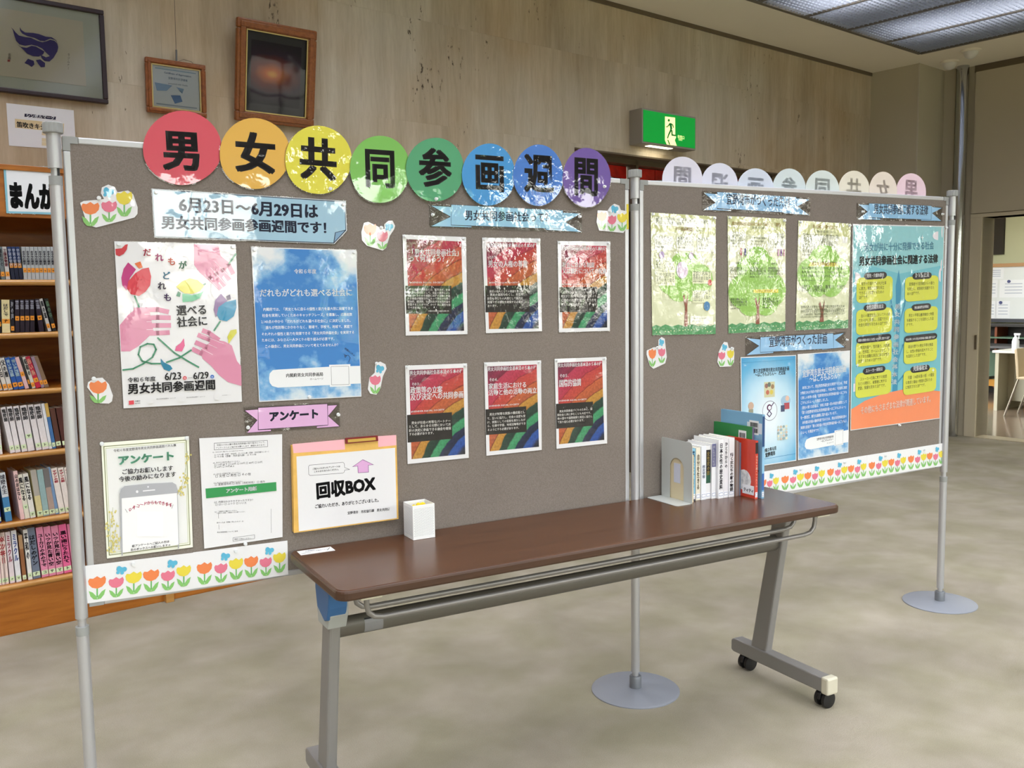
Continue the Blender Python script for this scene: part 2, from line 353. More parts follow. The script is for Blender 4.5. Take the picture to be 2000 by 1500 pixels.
# ------------------------------------------------------------------ flat printed things
class Sheet:
    def __init__(s,plane,name,label,cat,zoom=(0,0,1),group=None,base=0.0,side=1,lam=0):
        s.lam=lam;s.P=plane;s.name=name;s.label=label;s.cat=cat;s.z=zoom;s.group=group;s.base=base;s.parts={};s.n=0;s.c=None;s.side=side;s.quad=None
    def C(s,c):
        if not isinstance(c,tuple): return PAPERL[s.lam] if c is PAPER else c
        return lamcol(c,s.lam) if s.lam else col(c)
    def q(s,x,y):
        ox,oy,k=s.z;return s.P.px(ox+x/k,oy+y/k)
    def unit(s,tl,tr,br,bl): s.quad=[np.array(s.q(*p)) for p in (tl,tr,br,bl)];return s
    def pt(s,p):
        if s.quad is not None:
            a,b,c,d=s.quad;u,v=p;return tuple((a*(1-u)+b*u)*(1-v)+(d*(1-u)+c*u)*v)
        return s.q(*p)
    def mb(s,part): return s.parts.setdefault(part,MB())
    def uq(s,part):
        s.k=getattr(s,'k',0)+1;return '%s#%d'%(part,s.k)
    def lay(s):
        s.n+=1;return s.base+.0007+.00004*s.n
    def V(s,pts,off): 
        return [(a,-off*s.side,b) for a,b in pts]
    def sheet(s,pts,m,th=.0006,part='sheet'):
        P=[s.q(*p) for p in pts];s.c=tuple(np.mean(np.array(P),axis=0))
        s.mb(part).prism(P,-s.base*s.side,-(s.base+th)*s.side,s.C(m));s.th=th
        if th>.001: s.base+=th-.0006
        return s
    def poly(s,pts,c,part='print',raw=False):
        P=pts if raw else [s.pt(p) for p in pts]
        if part in ('petal_print','text_box','blank_print','box_print','cloud_print','sparkle_print','drawing_print','print','ribbon_tail','map_print','seal_print'): part=s.uq(part)
        o=s.lay();s.mb(part).add(s.V(P,o),[list(range(len(P)))],s.C(c));return s
    def rect(s,x0,y0,x1,y1,c,part='print'): return s.poly([(x0,y0),(x1,y0),(x1,y1),(x0,y1)],c,part)
    def pic(s,pts,m,part='picture'):
        P=[s.pt(p) for p in pts];o=s.lay();s.mb(part).add(s.V(P,o),[(0,1,2,3)],m,[(0,1),(1,1),(1,0),(0,0)]);return s
    def ell(s,cx,cy,rx,ry,c,part='print',ang=0,n=20,a0=0,a1=360):
        t=math.radians(ang);L=[]
        for i in range(n):
            w=math.radians(a0+(a1-a0)*i/(n if a1-a0==360 else n-1));x,y=rx*math.cos(w),ry*math.sin(w);L.append((cx+x*math.cos(t)-y*math.sin(t),cy+x*math.sin(t)+y*math.cos(t)))
        return s.poly(L,c,part)
    def rrect(s,x0,y0,x1,y1,r,c,part='print',tilt=0,ry=None):
        L=[];ry=ry or r
        for (cx,cy,a) in ((x0+r,y0+ry,180),(x1-r,y0+ry,270),(x1-r,y1-ry,0),(x0+r,y1-ry,90)):
            for k in range(5):
                w=math.radians(a+k*22.5);x=cx+r*math.cos(w);L.append((x,cy+ry*math.sin(w)+tilt*(x-x0)))
        return s.poly(L,c,part)
    def line(s,pts,w,c,part='print',closed=False):
        """w in metres"""
        P=[np.array(s.pt(p)) for p in pts]
        if closed: P=P+[P[0]]
        o=s.lay();vs=[];fs=[]
        for a,b in zip(P[:-1],P[1:]):
            d=b-a;l=np.linalg.norm(d)
            if l<1e-6: continue
            d=d/l;nn=np.array([-d[1],d[0]])*w/2;e=d*w*.35;k=len(vs)
            vs+=[tuple(a-e+nn),tuple(b+e+nn),tuple(b+e-nn),tuple(a-e-nn)];fs.append((k,k+1,k+2,k+3))
        s.mb(part).add(s.V(vs,o),fs,s.C(c));return s
    def text(s,t,p0,p1,c,b=0,hs=1.,res=None,part=None,vert=False,vs=1.):
        part=part or s.uq('lettering');s.last=part;a=np.array(s.pt(p0));z=np.array(s.pt(p1));d=z-a;L=np.linalg.norm(d);d=d/L;up=np.array([-d[1],d[0]])
        if res is None: res=2 if L/max(len(t),1)>.03 else 1
        o=s.lay();m=s.mb(part);mt=s.C(c);H_=heavy(b);off=.012 if b>0 else (.006 if res==1 else 0)
        if vert:
            em=L/len(t);ew=em*hs;right=np.array([-d[1],d[0]])
            if right[0]<0: right=-right
            for i,ch in enumerate(t):
                v,f,_=glyph(ch,res,off)
                if not len(v): continue
                if ch=='\u30fc': v=np.stack([v[:,1]+.14,1-v[:,0]-.15],axis=1)
                for hx,hy in H_:
                    q=[a+right*ew*(x+hx-.5)+d*em*(i+.5+.38*vs-(y+hy)*vs) for x,y in v]
                    m.add(s.V([tuple(p) for p in q],o),f,mt)
            return s
        adv=[glyph(ch,res,off)[2] for ch in t];em=L/(sum(adv)-.06);x0=-.03
        for ch,ad in zip(t,adv):
            v,f,_=glyph(ch,res,off)
            if len(v):
                for hx,hy in H_:
                    X=(v[:,0]+x0+hx)*em;Y=(v[:,1]+.07+hy)*em*hs
                    q=a[None]+np.outer(X,d)+np.outer(Y,up)
                    m.add(s.V([tuple(p) for p in q],o),f,mt)
            x0+=ad
        return s
    def film(s,pts,m=None,part='film'):
        P=[s.q(*p) for p in pts]
        if sum(P[i-1][0]*P[i][1]-P[i][0]*P[i-1][1] for i in range(len(P)))*s.side<0: P=P[::-1]
        s.mb(part).add(s.V(P,s.base-.0002),[list(range(len(P)))],m or FILM);return s
    def pin(s,x,y):
        a,b=s.q(x,y);c=(a,-(s.base+.0012)*s.side,b);sg=-s.side
        s.np=getattr(s,'np',0)+1;s.mb('pin#%d'%s.np).rev([(.0055,0),(.0055,.0012*sg),(.002,.0018*sg),(.002,.006*sg),(.004,.007*sg),(.004,.0085*sg)],PINM,10,c,'y');return s
    def build(s):
        s.root=empty(s.name,s.P.loc(s.c[0],0,s.c[1]),s.P.a,s.label,s.cat,s.group)
        for k,m in s.parts.items():
            m.v=[(x-s.c[0],y,z-s.c[1]) for x,y,z in m.v];m.build(k.split('#')[0],s.root)
        return s.root
PINM=mat('clear_pin',(225,228,230),.15,spec=.8)
EXEC_MARK=0
# ------------------------------------------------------------------ room shell (room coordinates X along the back wall, Y away)
ORG=Vector((0,0,0))
def room(name,mb,**kw):
    kw.setdefault('kind','structure');return mb.build(name,None,ORG,AW,**kw)
PLASTER=mat('beige_wall_cloth',(186,177,155),.85,spec=.2,bump=(400,.0006))
CEILM=mat('ceiling_paint',(236,228,211),.9,spec=.2,bump=(90,.001))
PANELM=mat('sliding_panel_cloth',(184,173,150),.7,spec=.3,bump=(300,.0004))
DARK=mat('dark_gap',(30,26,22),.8)
BRONZE=mat('bronze_aluminium',(110,98,80),.4,.4)
room('floor',MB().box(XL-.3,XR+.12,YF-.3,YW+.4,-.1,0,CARPET))
LX0,LX1,LY0,LY1=-2.61,8.28,-2.6,4.24  # stretched past the visible panels; unseen part added to brighten floor and left wall
cm=MB()
for b in ((XL-.3,LX0,YF-.3,YW+.4),(LX1,XR+.3,YF-.3,YW+.4),(LX0,LX1,YF-.3,LY0),(LX0,LX1,LY1,YW+.4)): cm.box(*b,ZC,ZC+.12,CEILM)
room('ceiling',cm)
DX0,DX1,DZ=4.607,7.16,2.49                     # opening of the doorway in the stone wall
wb=MB();wb.box(XL-.3,DX0,YW+.02,YW+.3,0,ZC,TRAV);wb.box(DX1,8.75,YW+.02,YW+.3,0,ZC,TRAV);wb.box(DX0,DX1,YW+.02,YW+.3,DZ,ZC,TRAV)
wback=room('wall_back',wb)
zs=[0,.62,1.25,1.885,2.52,3.145,ZC]
for r in range(6):
    z0,z1=zs[r],zs[r+1];x=XL-.2-(.45 if r%2 else 0)
    while x<8.6:
        x2=x+.9;a,b=max(x,XL),min(x2,8.6);x=x2
        if b-a<.02: continue
        segs=[(a,b,z0,z1)]
        if z0<DZ and b>DX0 and a<DX1:
            segs=[]
            if a<DX0: segs.append((a,DX0,z0,z1))
            if b>DX1: segs.append((DX1,b,z0,z1))
            if z1>DZ+.001: segs.append((max(a,DX0),min(b,DX1),DZ,z1))
        for s0,s1,q0,q1 in segs:
            g=.0002;MB().box(s0+g,s1-g,YW,YW+.019,q0+g,q1-g,TRAV).build('stone_slab',wback)
room('trim_ceiling',MB().box(XL,8.6,YW-.012,YW,ZC-.03,ZC,BRONZE))
room('wall_left',MB().box(XL-.2,XL,YF-.2,YW+.3,0,ZC,PLASTER))
# window wall behind the photographer
ww=MB();xs=[XL-.2]+[q for w in WIN for q in w]+[XR+.2]
for i in range(0,len(xs),2): ww.box(xs[i],xs[i+1],YF-.18,YF,0,ZC,PLASTER)
for a,b in WIN: ww.box(a,b,YF-.18,YF,0,WZ0,PLASTER);ww.box(a,b,YF-.18,YF,WZ1,ZC,PLASTER)
room('wall_front',ww)
for i,(a,b) in enumerate(WIN):
    f=MB();w=.05
    for x in (a,(a+b)/2-w/2,b-w): f.box(x,x+w,YF-.11,YF-.05,WZ0,WZ1,BRONZE)
    for z in (WZ0,1.9,WZ1-w): f.box(a,b,YF-.11,YF-.05,z,z+w,BRONZE)
    room('window_%d'%(i+1),f)
# far end: column, recess, chrome pipe, sliding wall with the doorway
room('wall_end',MB().box(8.6,9.4,4.41,YW+.3,0,ZC,PLASTER))
TRIML=mat('light_corner_bead',(190,182,165),.6)
room('trim_1',MB().box(8.594,8.604,4.405,4.418,0,ZC,TRIML))
room('trim_2',MB().box(9.10,9.4,4.30,4.41,0,ZC,PLASTER))
DY0,DY1=2.2,4.022
rw=MB();rw.box(XR,XR+.25,YF-.2,DY0,0,ZC,PANELM);rw.box(XR,XR+.25,DY1,4.32,0,ZC,PANELM);rw.box(XR,XR+.25,DY0,DY1,2.13,ZC,PANELM)
room('wall_right',rw)
room('trim_3',MB().box(XR-.03,XR+.001,YF,4.12,2.17,3.50,PANELM).box(XR-.012,XR+.001,YF,4.14,3.50,ZC,BRONZE))
JAMB=mat('door_jamb',(196,184,158),.5)
dj=MB();dj.box(XR-.02,XR+.24,DY1,DY1+.11,0,2.13,JAMB).box(XR-.02,XR+.24,DY0,DY1+.11,2.13,2.165,JAMB)
dr=room('door_1',dj,bevel=.003)
MB().box(XR-.03,XR-.018,DY1+.012,DY1+.03,.86,1.0,BRONZE).build('lock_plate',dr)
CHROME=mat('chrome',(190,192,196),.12,1.)
cp=MB();cp.rev([(.055,0),(.055,ZC)],CHROME,32,(9.06,4.215,0))
tag(cp.build('chrome_post',None,ORG,AW,True),'tall polished chrome post rising to the ceiling beside the sliding wall','post')
room('baseboard_end',MB().box(8.58,8.6,4.4,YW,0,.08,DARK).box(9.09,9.11,4.3,4.41,0,.08,BRONZE))
# doorway with the red transom behind the boards
YG=YW+.2
lt=MB();lt.box(DX0-.0,DX1,YW+.0,YW+.26,DZ-.012,DZ,BRONZE)
for x in (DX0,5.375,6.26,DX1-.03): lt.box(x,x+.03,YW+.12,YW+.24,0,DZ,BRONZE)
lt.box(DX0,DX1,YW+.12,YW+.24,2.08,2.14,BRONZE);lt.box(DX0,DX1,YW+.12,YW+.24,2.44,2.49,BRONZE)
d2=room('door_2',lt)
DOORM=mat('dark_door_leaf',(60,48,38),.5)
MB().box(DX0,DX1,YW+.2,YW+.23,0,2.1,DOORM).build('door_leaf',d2)
REDG=mat('red_stained_glass',(176,26,18),.15,spec=.6,var=(8,.25));LEADM=mat('glass_joint',(60,14,12),.6);LENS=mat('grey_glass',(150,158,158),.2,var=(14,.25,(1,1,3)))
for (x0,x1,flip) in ((DX0+.04,5.365,0),(5.415,6.25,1),(6.30,DX1-.04,0)):
    t=MB();t.box(x0,x1,YG+.02,YG+.03,2.13,2.45,LEADM);tp=t.build('transom_backing',d2)
    zz=[2.14,2.24,2.34,2.44];n=3
    for r in range(3):
        for k in range(n):
            a=x0+(x1-x0)*k/n+.004;b=x0+(x1-x0)*(k+1)/n-.004
            MB().box(a,b,YG+.008,YG+.02,zz[r]+.004,zz[r+1]-.004,REDG).build('glass_pane',d2)
    c=(x0+x1)/2;h=(x1-x0)*.46
    pts=[(c-h,2.29),(c-h*.6,2.345),(c,2.365),(c+h*.5,2.35),(c+h*.8,2.32),(c+h,2.28),(c+h*.7,2.23),(c,2.215),(c-h*.6,2.23)]
    MB().prism(pts,YG+.0,YG+.008,LENS).build('lens_pane',d2)
# ---- luminous ceiling: louvre panels with tubes above
LOUV=mat('louvre_metal',(168,173,184),.35,.35);HOUS=mat('lamp_housing',(215,215,215),.7)
lum=empty('louvre_ceiling_light',RW((LX0+LX1)/2,(LY0+LY1)/2,ZC),AW,'large recessed ceiling light of square-cell metal louvre panels','ceiling light')
ox,oy=(LX0+LX1)/2,(LY0+LY1)/2
hb=MB()
hb.box(LX0-.02-ox,LX1+.02-ox,LY0-.02-oy,LY1+.02-oy,.32,.34,HOUS)
for a in ((LX0-.02,LX0,LY0,LY1),(LX1,LX1+.02,LY0,LY1),(LX0,LX1,LY0-.02,LY0),(LX0,LX1,LY1,LY1+.02)): hb.box(a[0]-ox,a[1]-ox,a[2]-oy,a[3]-oy,.12,.33,HOUS)
hb.build('housing',lum)
fr=MB();RIM=mat('lamp_rim',(105,98,88),.5)
for a in ((LX0-.02,LX0+.012,LY0,LY1),(LX1-.012,LX1+.02,LY0,LY1),(LX0,LX1,LY0-.02,LY0+.012),(LX0,LX1,LY1-.012,LY1+.02)): fr.box(a[0]-ox,a[1]-ox,a[2]-oy,a[3]-oy,-.004,.02,RIM)
fr.build('rim',lum)
PW=.605;npn=18;lou=None
TUBE=mat('fluorescent_tube',(225,235,255),.5,emit=5.5)
for k in range(npn):
    x0=LX1-PW*(k+1)-ox
    if lou is None:
        m=MB();c=.0403;hh=.022
        ny=int((LY1-LY0)/c)
        for i in range(1,15): x=i*c;m.add([(x,LY0-oy,.002),(x,LY1-oy,.002),(x,LY1-oy,hh),(x,LY0-oy,hh)],[(0,1,2,3)],LOUV)
        for j in range(ny): y=LY0-oy+j*c;m.add([(.006,y,.002),(PW-.006,y,.002),(PW-.006,y,hh),(.006,y,hh)],[(0,1,2,3)],LOUV)
        lou=m.build('louvre_panel',lum);lou['kind']='stuff'
    else: lou=lou.copy();LINK(lou);lou.parent=lum
    lou.location=(x0,0,0)
    MB().box(x0-.007,x0+.007,LY0-oy,LY1-oy,-.002,.024,RIM).build('divider',lum)
    if k in (1,3,5,7,9,11,13,15,17):
        t=MB().tube([(x0+PW*.5,LY0+.3-oy,.2),(x0+PW*.5,LY1-.25-oy,.2)],.016,TUBE,8);t.build('tube',lum,smooth=True)
        al=bpy.data.lights.new('louvre_lamp','AREA');al.shape='RECTANGLE';al.size=.4;al.size_y=LY1-LY0-.5;al.energy=66 if k==1 else (108 if k<9 else 145);al.color=(.97,.97,1)
        ao=bpy.data.objects.new('louvre_lamp',al);LINK(ao);ao.parent=lum;ao.location=(x0+PW*.5,0,.17)
GLOBE=mat('frosted_globe',(215,212,205),.4)
for i,(X,Y,lb) in enumerate(((8.775,4.21,'small frosted ceiling globe over the corner recess'),(8.52,3.90,'small frosted ceiling globe beside the louvre light'))):
    g=empty('ceiling_globe_lamp',RW(X,Y,ZC),AW,lb,'ceiling lamp','small globe lamps on the ceiling')
    MB().rev([(.085,0),(.085,-.012),(.06,-.018)],CEILM,24).build('ring',g,smooth=True)
    MB().rev([(.062,-.015),(.06,-.035),(.045,-.06),(.02,-.075),(.003,-.078)],GLOBE,24).build('globe',g,smooth=True)
# ---- exit sign
ex=empty('exit_sign',RW(5.63,YW,2.60),AW,'green illuminated emergency exit sign with running figure above the red transom','exit sign')
EXG=mat('exit_green',(0,160,56),.4,emit=.65);EXY=mat('exit_cream',(250,245,170),.4,emit=1.5);BOXM=mat('sign_housing',(150,143,132),.5)
Ys=YW-.13
def ep(u,v): 
    x,z=Plane(nw*Ys,AW).px(u,v);return x-5.63,z-2.60
TLx,TLz=ep(1254,210);TRx,TRz=ep(1360,229);BRx,BRz=ep(1358,294);BLx,BLz=ep(1253,279)
x0,x1,z0,z1=TLx,(TRx+BRx)/2,(BLz+BRz)/2,(TLz+TRz)/2
MB().box(x0,x1,-.13,0,z0,z1,BOXM).build('housing',ex,bevel=.004)
MB().box(x0+.012,x1-.012,-.133,-.129,z0+.014,z1-.014,EXG).build('lit_panel',ex)
fg=MB()
def E(pts,m,y): fg.add([(a,y,b) for a,b in (ep(1100+x/5,180+yy/5) for x,yy in pts)],[list(range(len(pts)))],m)
E([(990,238),(1088,250),(1090,420),(1098,440),(1085,470),(1105,525),(1008,512),(990,470)],EXY,-.1345)
EXD=mat('exit_dark_green',(0,120,45),.4,emit=.5)
cx,cy=1026,276
E([(cx+11*math.cos(t),cy+14*math.sin(t)) for t in [i*.628 for i in range(10)]],EXD,-.1355)
for L_ in ([(1030,300),(1052,305),(1060,360),(1042,375)],[(1032,305),(1008,338),(996,330),(1000,342),(1012,345),(1040,318)],[(1050,303),(1068,318),(1078,350),(1070,350),(1060,325),(1046,315)],[(1042,360),(1056,372),(1030,420),(1018,455),(1008,450),(1020,410)],[(1052,365),(1062,375),(1064,412),(1095,418),(1096,432),(1052,426),(1050,385)],[(1010,462),(1024,470),(1040,515),(1028,512)]): E(L_,EXD,-.1355)
fg.build('running_figure_logo',ex)
t=Sheet(Plane(nw*(Ys-.0065),AW),'x','','',zoom=(1100,180,5));t.c=(5.63,2.60)
t.text('非常口',(1118,448),(1186,462),EXY,0,part='lettering');t.text('EXIT',(1130,472),(1168,479),EXY,0,part='lettering')
m=t.parts['lettering'];m.v=[(a-5.63,-.1345,c-2.60) for a,b,c in m.v];m.build('lettering',ex)
GLOWM=mat('sign_lamp_window',(255,240,205),.4,emit=4)
MB().box(x0+.12,x0+.38,-.10,-.05,z0-.004,z0+.001,GLOWM).build('lamp_window',ex)
sl=bpy.data.lights.new('exit_sign_lamp','AREA');sl.size=.25;sl.size_y=.04;sl.shape='RECTANGLE';sl.energy=.5;sl.color=(1,.93,.75)
so=bpy.data.objects.new('exit_sign_lamp',sl);LINK(so);so.parent=ex;so.location=(x0+.25,-.075,z0-.008)
# ------------------------------------------------------------------ display boards
def board(P,s0,s1,tilt,label,yellow):
    r=empty('display_board',P.loc((s0+s1)/2,0,.6268),P.a,label,'display board','felt display boards on poles')
    def bd(m,name,par,bevel=0):
        m.v=[(x,y,z-x*tilt) for x,y,z in m.v];return m.build(name,par,bevel=bevel)
    hw=(s1-s0)/2;Hh=1.2033;w=.017;T=.024;y0,y1=-.0005,T
    bd(MB().box(-hw+.01,hw-.01,.001,T-.002,.01,Hh-.01,FELT),'felt_panel',r)
    c=.035
    for (a,b,z0,z1) in ((-hw+c,hw-c,0,w),(-hw+c,hw-c,Hh-w,Hh),(-hw,-hw+w,c,Hh-c),(hw-w,hw,c,Hh-c)):
        bd(MB().box(a,b,y0,y1,z0,z1,STEEL),'frame_rail',r,bevel=.003)
    for sx in (-1,1):
        for (z0,z1,zz) in ((0,c,0),(Hh-c,Hh,1)):
            m=MB();L=[(0,0),(c,0),(c,w),(w,w),(w,c),(0,c)]
            L=[(sx*(-hw)+sx*a*1.0,(Hh-b if zz else b)) for a,b in L]
            m.prism(L,y0-.0007,y1,GREYP);bd(m,'corner_cap',r)
    if yellow: bd(MB().box(hw-.011,hw-.003,-.002,0,Hh-.17,Hh-.085,mat('yellow_sticker',(222,200,50),.5)),'warning_sticker',r)
    return r
board(B1,-1.776,-.0235,.009,'grey felt display board with tulip trim, the one carrying the rainbow pictures',True)
board(B2,.0235,1.744,-.0087,'grey felt display board behind the book display, carrying the tree posters',False)
def post(P,s,lab,h=1.825,dz=0):
    r=empty('board_stand',P.loc(s,.003,0),P.a,lab,'stand','pole stands of the display boards')
    pr=.0155
    MB().rev([(.1585,0),(.1585,.0035),(.15,.006),(.02,.012)],mat('disc_paint',(150,155,165),.42,.3),56).build('disc_base',r,smooth=True)
    MB().rev([(.0215,.01),(.0215,.052),(.0195,.055)],mat('collar_paint',(120,124,130),.4,.3),24).build('collar',r,smooth=True)
    MB().rev([(.0105,.05),(.0105,h)],STEEL,20).build('inner_pole',r,smooth=True)
    m=MB();m.rev([(pr,.07),(pr,.585)],STEEL,24);m.build('lower_tube',r,smooth=True)
    MB().rev([(.0165,.565),(.0165,.588)],GREYP,24).build('ring',r,smooth=True)
    MB().rev([(pr,.61),(pr,1.735)],STEEL,24).build('sleeve',r,smooth=True)
    MB().rev([(.016,1.715+dz),(.016,1.738+dz)],GREYP,24).build('ring',r,smooth=True)
    MB().rev([(.0165,1.757+dz),(.0165,h-.004+dz)],STEEL,24).build('bracket',r,smooth=True)
    MB().box(.004,.009,-.0118,-.009,1.735+dz,1.757+dz,BLACKP).build('clamp_slot',r)
    m=MB();n=36;pf=[]
    for i in range(n):
        a=2*math.pi*i/n;q=.0235 if (i%3) else .0222;pf.append((q*math.cos(a),q*math.sin(a)))
    m.prism(pf,h-.004+dz,h+.022+dz,GREYP,'xy');m.build('knob',r,bevel=.002)
    return r
post(B1,-1.796,'silver pole with fluted grey knob holding the outer end of the rainbow-picture board',h=1.846)
post(B1,0,'silver pole between the two boards, its disc foot under the table',h=1.832)
post(B2,1.764,'silver pole with disc foot by the chrome post, holding the tree-poster board',h=1.845)
# ------------------------------------------------------------------ folding table
KT=.9935
TX,TY,AT=-.4377*KT,2.2142*KT,.5126
TP=Plane((TX,TY),AT)
TG=mat('table_frame_paint',(142,140,138),.42,.25);TGL=mat('end_cap_beige',(205,200,180),.45)
tb=empty('folding_table',(TX,TY,0),AT,'long walnut-topped folding table on casters in front of the boards','table');tb.scale=(KT,KT,1.0067)
def rr(x0,x1,y0,y1,r,n=6):
    L=[]
    for cx,cy,a in ((x1-r,y1-r,0),(x0+r,y1-r,90),(x0+r,y0+r,180),(x1-r,y0+r,270)):
        for k in range(n+1): w=math.radians(a+90*k/n);L.append((cx+r*math.cos(w),cy+r*math.sin(w)))
    return L
MB().prism(rr(0,1.8,0,.45,.035),.672,.6985,WALEDGE,'xy').build('table_edge',tb,bevel=.006)
MB().prism(rr(.006,1.794,.006,.444,.03),.69,.7,WALNUT,'xy').build('tabletop',tb,bevel=.0015)
MB().prism(rr(.1,1.7,.03,.425,.02),.6665,.673,mat('underside_rail',(96,92,84),.5),'xy').build('underframe',tb)
for X,lab in ((.055,'latch'),(1.74,'')):
    g=MB();hx=.0165
    def leg(y0a,y0b,z0,y1a,y1b,z1): return [(X-hx,y0a,z0),(X+hx,y0a,z0),(X+hx,y0b,z0),(X-hx,y0b,z0),(X-hx,y1a,z1),(X+hx,y1a,z1),(X+hx,y1b,z1),(X-hx,y1b,z1)]
    g.add(leg(.275,.355,.10,.19,.255,.60),[(0,3,2,1),(4,5,6,7),(0,1,5,4),(1,2,6,5),(2,3,7,6),(3,0,4,7)],TG)
    g.build('leg',tb,bevel=.007)
    g=MB();hx=.022;g.add(leg(.186,.262,.585,.165,.262,.672),[(0,3,2,1),(4,5,6,7),(0,1,5,4),(1,2,6,5),(2,3,7,6),(3,0,4,7)],TG);g.build('leg_bracket',tb,bevel=.006)
    g=MB();g.prism([(-.02,.062),(-.02,.098),(-.01,.108),(.44,.108),(.452,.1),(.452,.062),(.44,.056),(-.01,.056)],X-.024,X+.024,TG,'yz');g.build('foot_beam',tb,bevel=.005)
    g=MB();g.box(X-.026,X+.026,-.026,.006,.053,.112,TGL);g.build('end_cap',tb,bevel=.006)
    for yc in (.012,.388):
        cst=MB();cst.rev([(.009,.05),(.009,.068)],BLACKP,12,(X,yc,0));cst.prism([(X-.03,.03),(X-.026,.05),(X-.008,.063),(X+.014,.06),(X+.024,.045),(X+.02,.03)],yc-.006,yc+.006,BLACKP);c_=cst.build('caster',tb,bevel=.002)
        for dy in (-.016,.016): MB().rev([(.02,-.008),(.0285,-.006),(.0285,.006),(.02,.008)],BLACKP,24,(X+.002,yc+dy,.0285),'y').build('wheel',c_,smooth=True)
# blue latch on the leg near the viewer
g=MB();g.prism([(.148,.668),(.272,.668),(.27,.60),(.262,.545),(.18,.545),(.16,.585)],.026,.080,mat('latch_frame',(168,172,170),.4),'yz');g.build('latch_plate',tb,bevel=.004)
g=MB();g.prism([(.140,.655),(.262,.66),(.262,.64),(.25,.59),(.19,.566),(.165,.575),(.150,.61)],.021,.074,mat('blue_latch',(48,98,150),.4),'yz');g.build('blue_latch',tb,bevel=.004)
MB().tube([(.07,.238,.525),(1.725,.238,.525)],.0205,mat('stretcher_paint',(98,94,86),.45,.2),20,.028).build('stretcher',tb,smooth=True)
st=MB()
for k in range(9):
    a0=math.radians(140+k*10);a1=math.radians(150+k*10)
    f=lambda a:(.238+.0212*math.cos(a),.525+.0287*math.sin(a))
    p,q=f(a0+math.pi*0),f(a1);st.add([(.145,p[0],p[1]),(.2,p[0],p[1]),(.2,q[0],q[1]),(.145,q[0],q[1])],[(0,1,2,3)],mat('rating_label',(132,132,134),.4) if k else BLACKP)
st.build('rating_label',tb)
TUB=mat('rack_tube_paint',(138,135,132),.35,.4)
for y in (.06,.15):
    P_=[(.095,y,.672),(.095,y,.635),(.10,y,.615),(.115,y,.603),(.14,y,.598),(1.68,y,.598),(1.71,y,.603),(1.727,y,.618),(1.732,y,.64),(1.732,y,.672)]
    MB().tube(P_,.0075,TUB,12).build('rack_rail',tb,smooth=True)
for x in (.095,1.732): MB().box(x-.03,x+.03,.02,.17,.662,.673,TGL).build('rail_bracket',tb,bevel=.003)
# ------------------------------------------------------------------ papers on the boards
INK=(40,40,46);NAVY=(50,58,82);WH=(238,240,242)
# title discs
for ch,cx,cy,rx,ry,c,cn,g0,g1,hs,(k_) in (
 ('男',356,289,77,72,(210,84,98),'crimson',(321,329),(394.5,332),1.08,0),
 ('女',497,300,69,69,(224,176,82),'amber',(462,333),(537,338),1.0,1),
 ('共',620.6,312.5,65,67,(222,214,74),'lemon yellow',(587,346),(655,351),1.12,2),
 ('同',741,331,58.5,66,(124,188,92),'grass green',(712,363),(772,366),1.17,3),
 ('参',848.4,331.7,56.4,62.5,(84,160,116),'sea green',(819,362),(879,365),1.1,4),
 ('画',952.8,341.4,51.8,60.5,(70,150,212),'sky blue',(926,371),(984,374),1.1,5),
 ('週',1049.4,342.8,49,59.5,(74,126,206),'royal blue',(1023,373),(1078,376),1.14,6),
 ('間',1143,347.3,46.8,57.5,(112,88,160),'violet',(1118,379),(1166,382),1.27,7)):
    s=Sheet(B1,'title_disc','%s laminated disc with one big black character on the board top rail'%cn,'sign',group='rainbow title discs along the board top',base=.0012+.0009*k_,lam=2 if ch in '共画週' else 1)
    P=[(cx+rx*math.cos(t)*(1+.012*math.sin(3*t+k_)),cy+ry*math.sin(t)*(1+.01*math.cos(4*t+k_))) for t in [i*math.pi/20 for i in range(40)]]
    s.sheet(P,c,part='disc')
    s.text(ch,g0,g1,(34,32,36),.033 if k_<3 else .024,hs,2)
    s.film([(cx+(x-cx)*1.03,cy+(y-cy)*1.03) for x,y in P],FILMC if ch in '共画週' else FILM);s.parts['film'].v=[(a,-(s.base+.0001),b) for a,b_,b in s.parts['film'].v]
    s.parts[s.last].v=[(a,-(s.base+.00072),b) for a,b_,b in s.parts[s.last].v]
    if ch in '間参共': 
        s.pin(*{'間':(1177,365),'参':(850,389),'共':(644,369)}[ch])
    s.build()
# backs of the discs on the second board
for i,(xa,xb,top,c,ch) in enumerate(((1303,1381,304,(212,210,224),'間'),(1379,1451,316.5,(212,214,230),'週'),(1449,1521,327,(204,212,228),'画'),(1519,1584,327.3,(206,218,222),'参'),(1583,1649,331,(212,222,220),'同'),(1648,1709,331.8,(228,222,206),'共'),(1708,1762,333.8,(228,216,204),'女'),(1761,1819,337,(232,204,216),'男'))):
    s=Sheet(B2,'title_disc','back of a laminated title disc over the tree-poster board, %s from its outer pole'%(('eighth','seventh','sixth','fifth','fourth','third','second','first')[i]),'sign',group='title discs seen from behind on the tree-poster board',base=-.026-.0009*(i%2))
    cx=(xa+xb)/2;rx=(xb-xa)/2*1.01;ry=.096*FPX/ (np.linalg.norm(B2.loc(B2.px(cx,top+40)[0],0,1.8))*1.0)
    cy=top+ry
    s.sheet([(cx+rx*math.cos(t),cy+ry*math.sin(t)) for t in [j*math.pi/18 for j in range(36)]],mat('disc_back_%d'%i,c,.35,spec=.5),part='disc')
    s.text(ch,(cx+rx*.45,cy-ry*.42),(cx-rx*.45,cy-ry*.46),tuple(int(q*.93) for q in c),.03,1.,2)
    ml=s.parts[s.last];b0=s.q(cx,cy)[1]
    ml.v=[(a,y,2*b0-b) for a,y,b in ml.v]
    s.build()
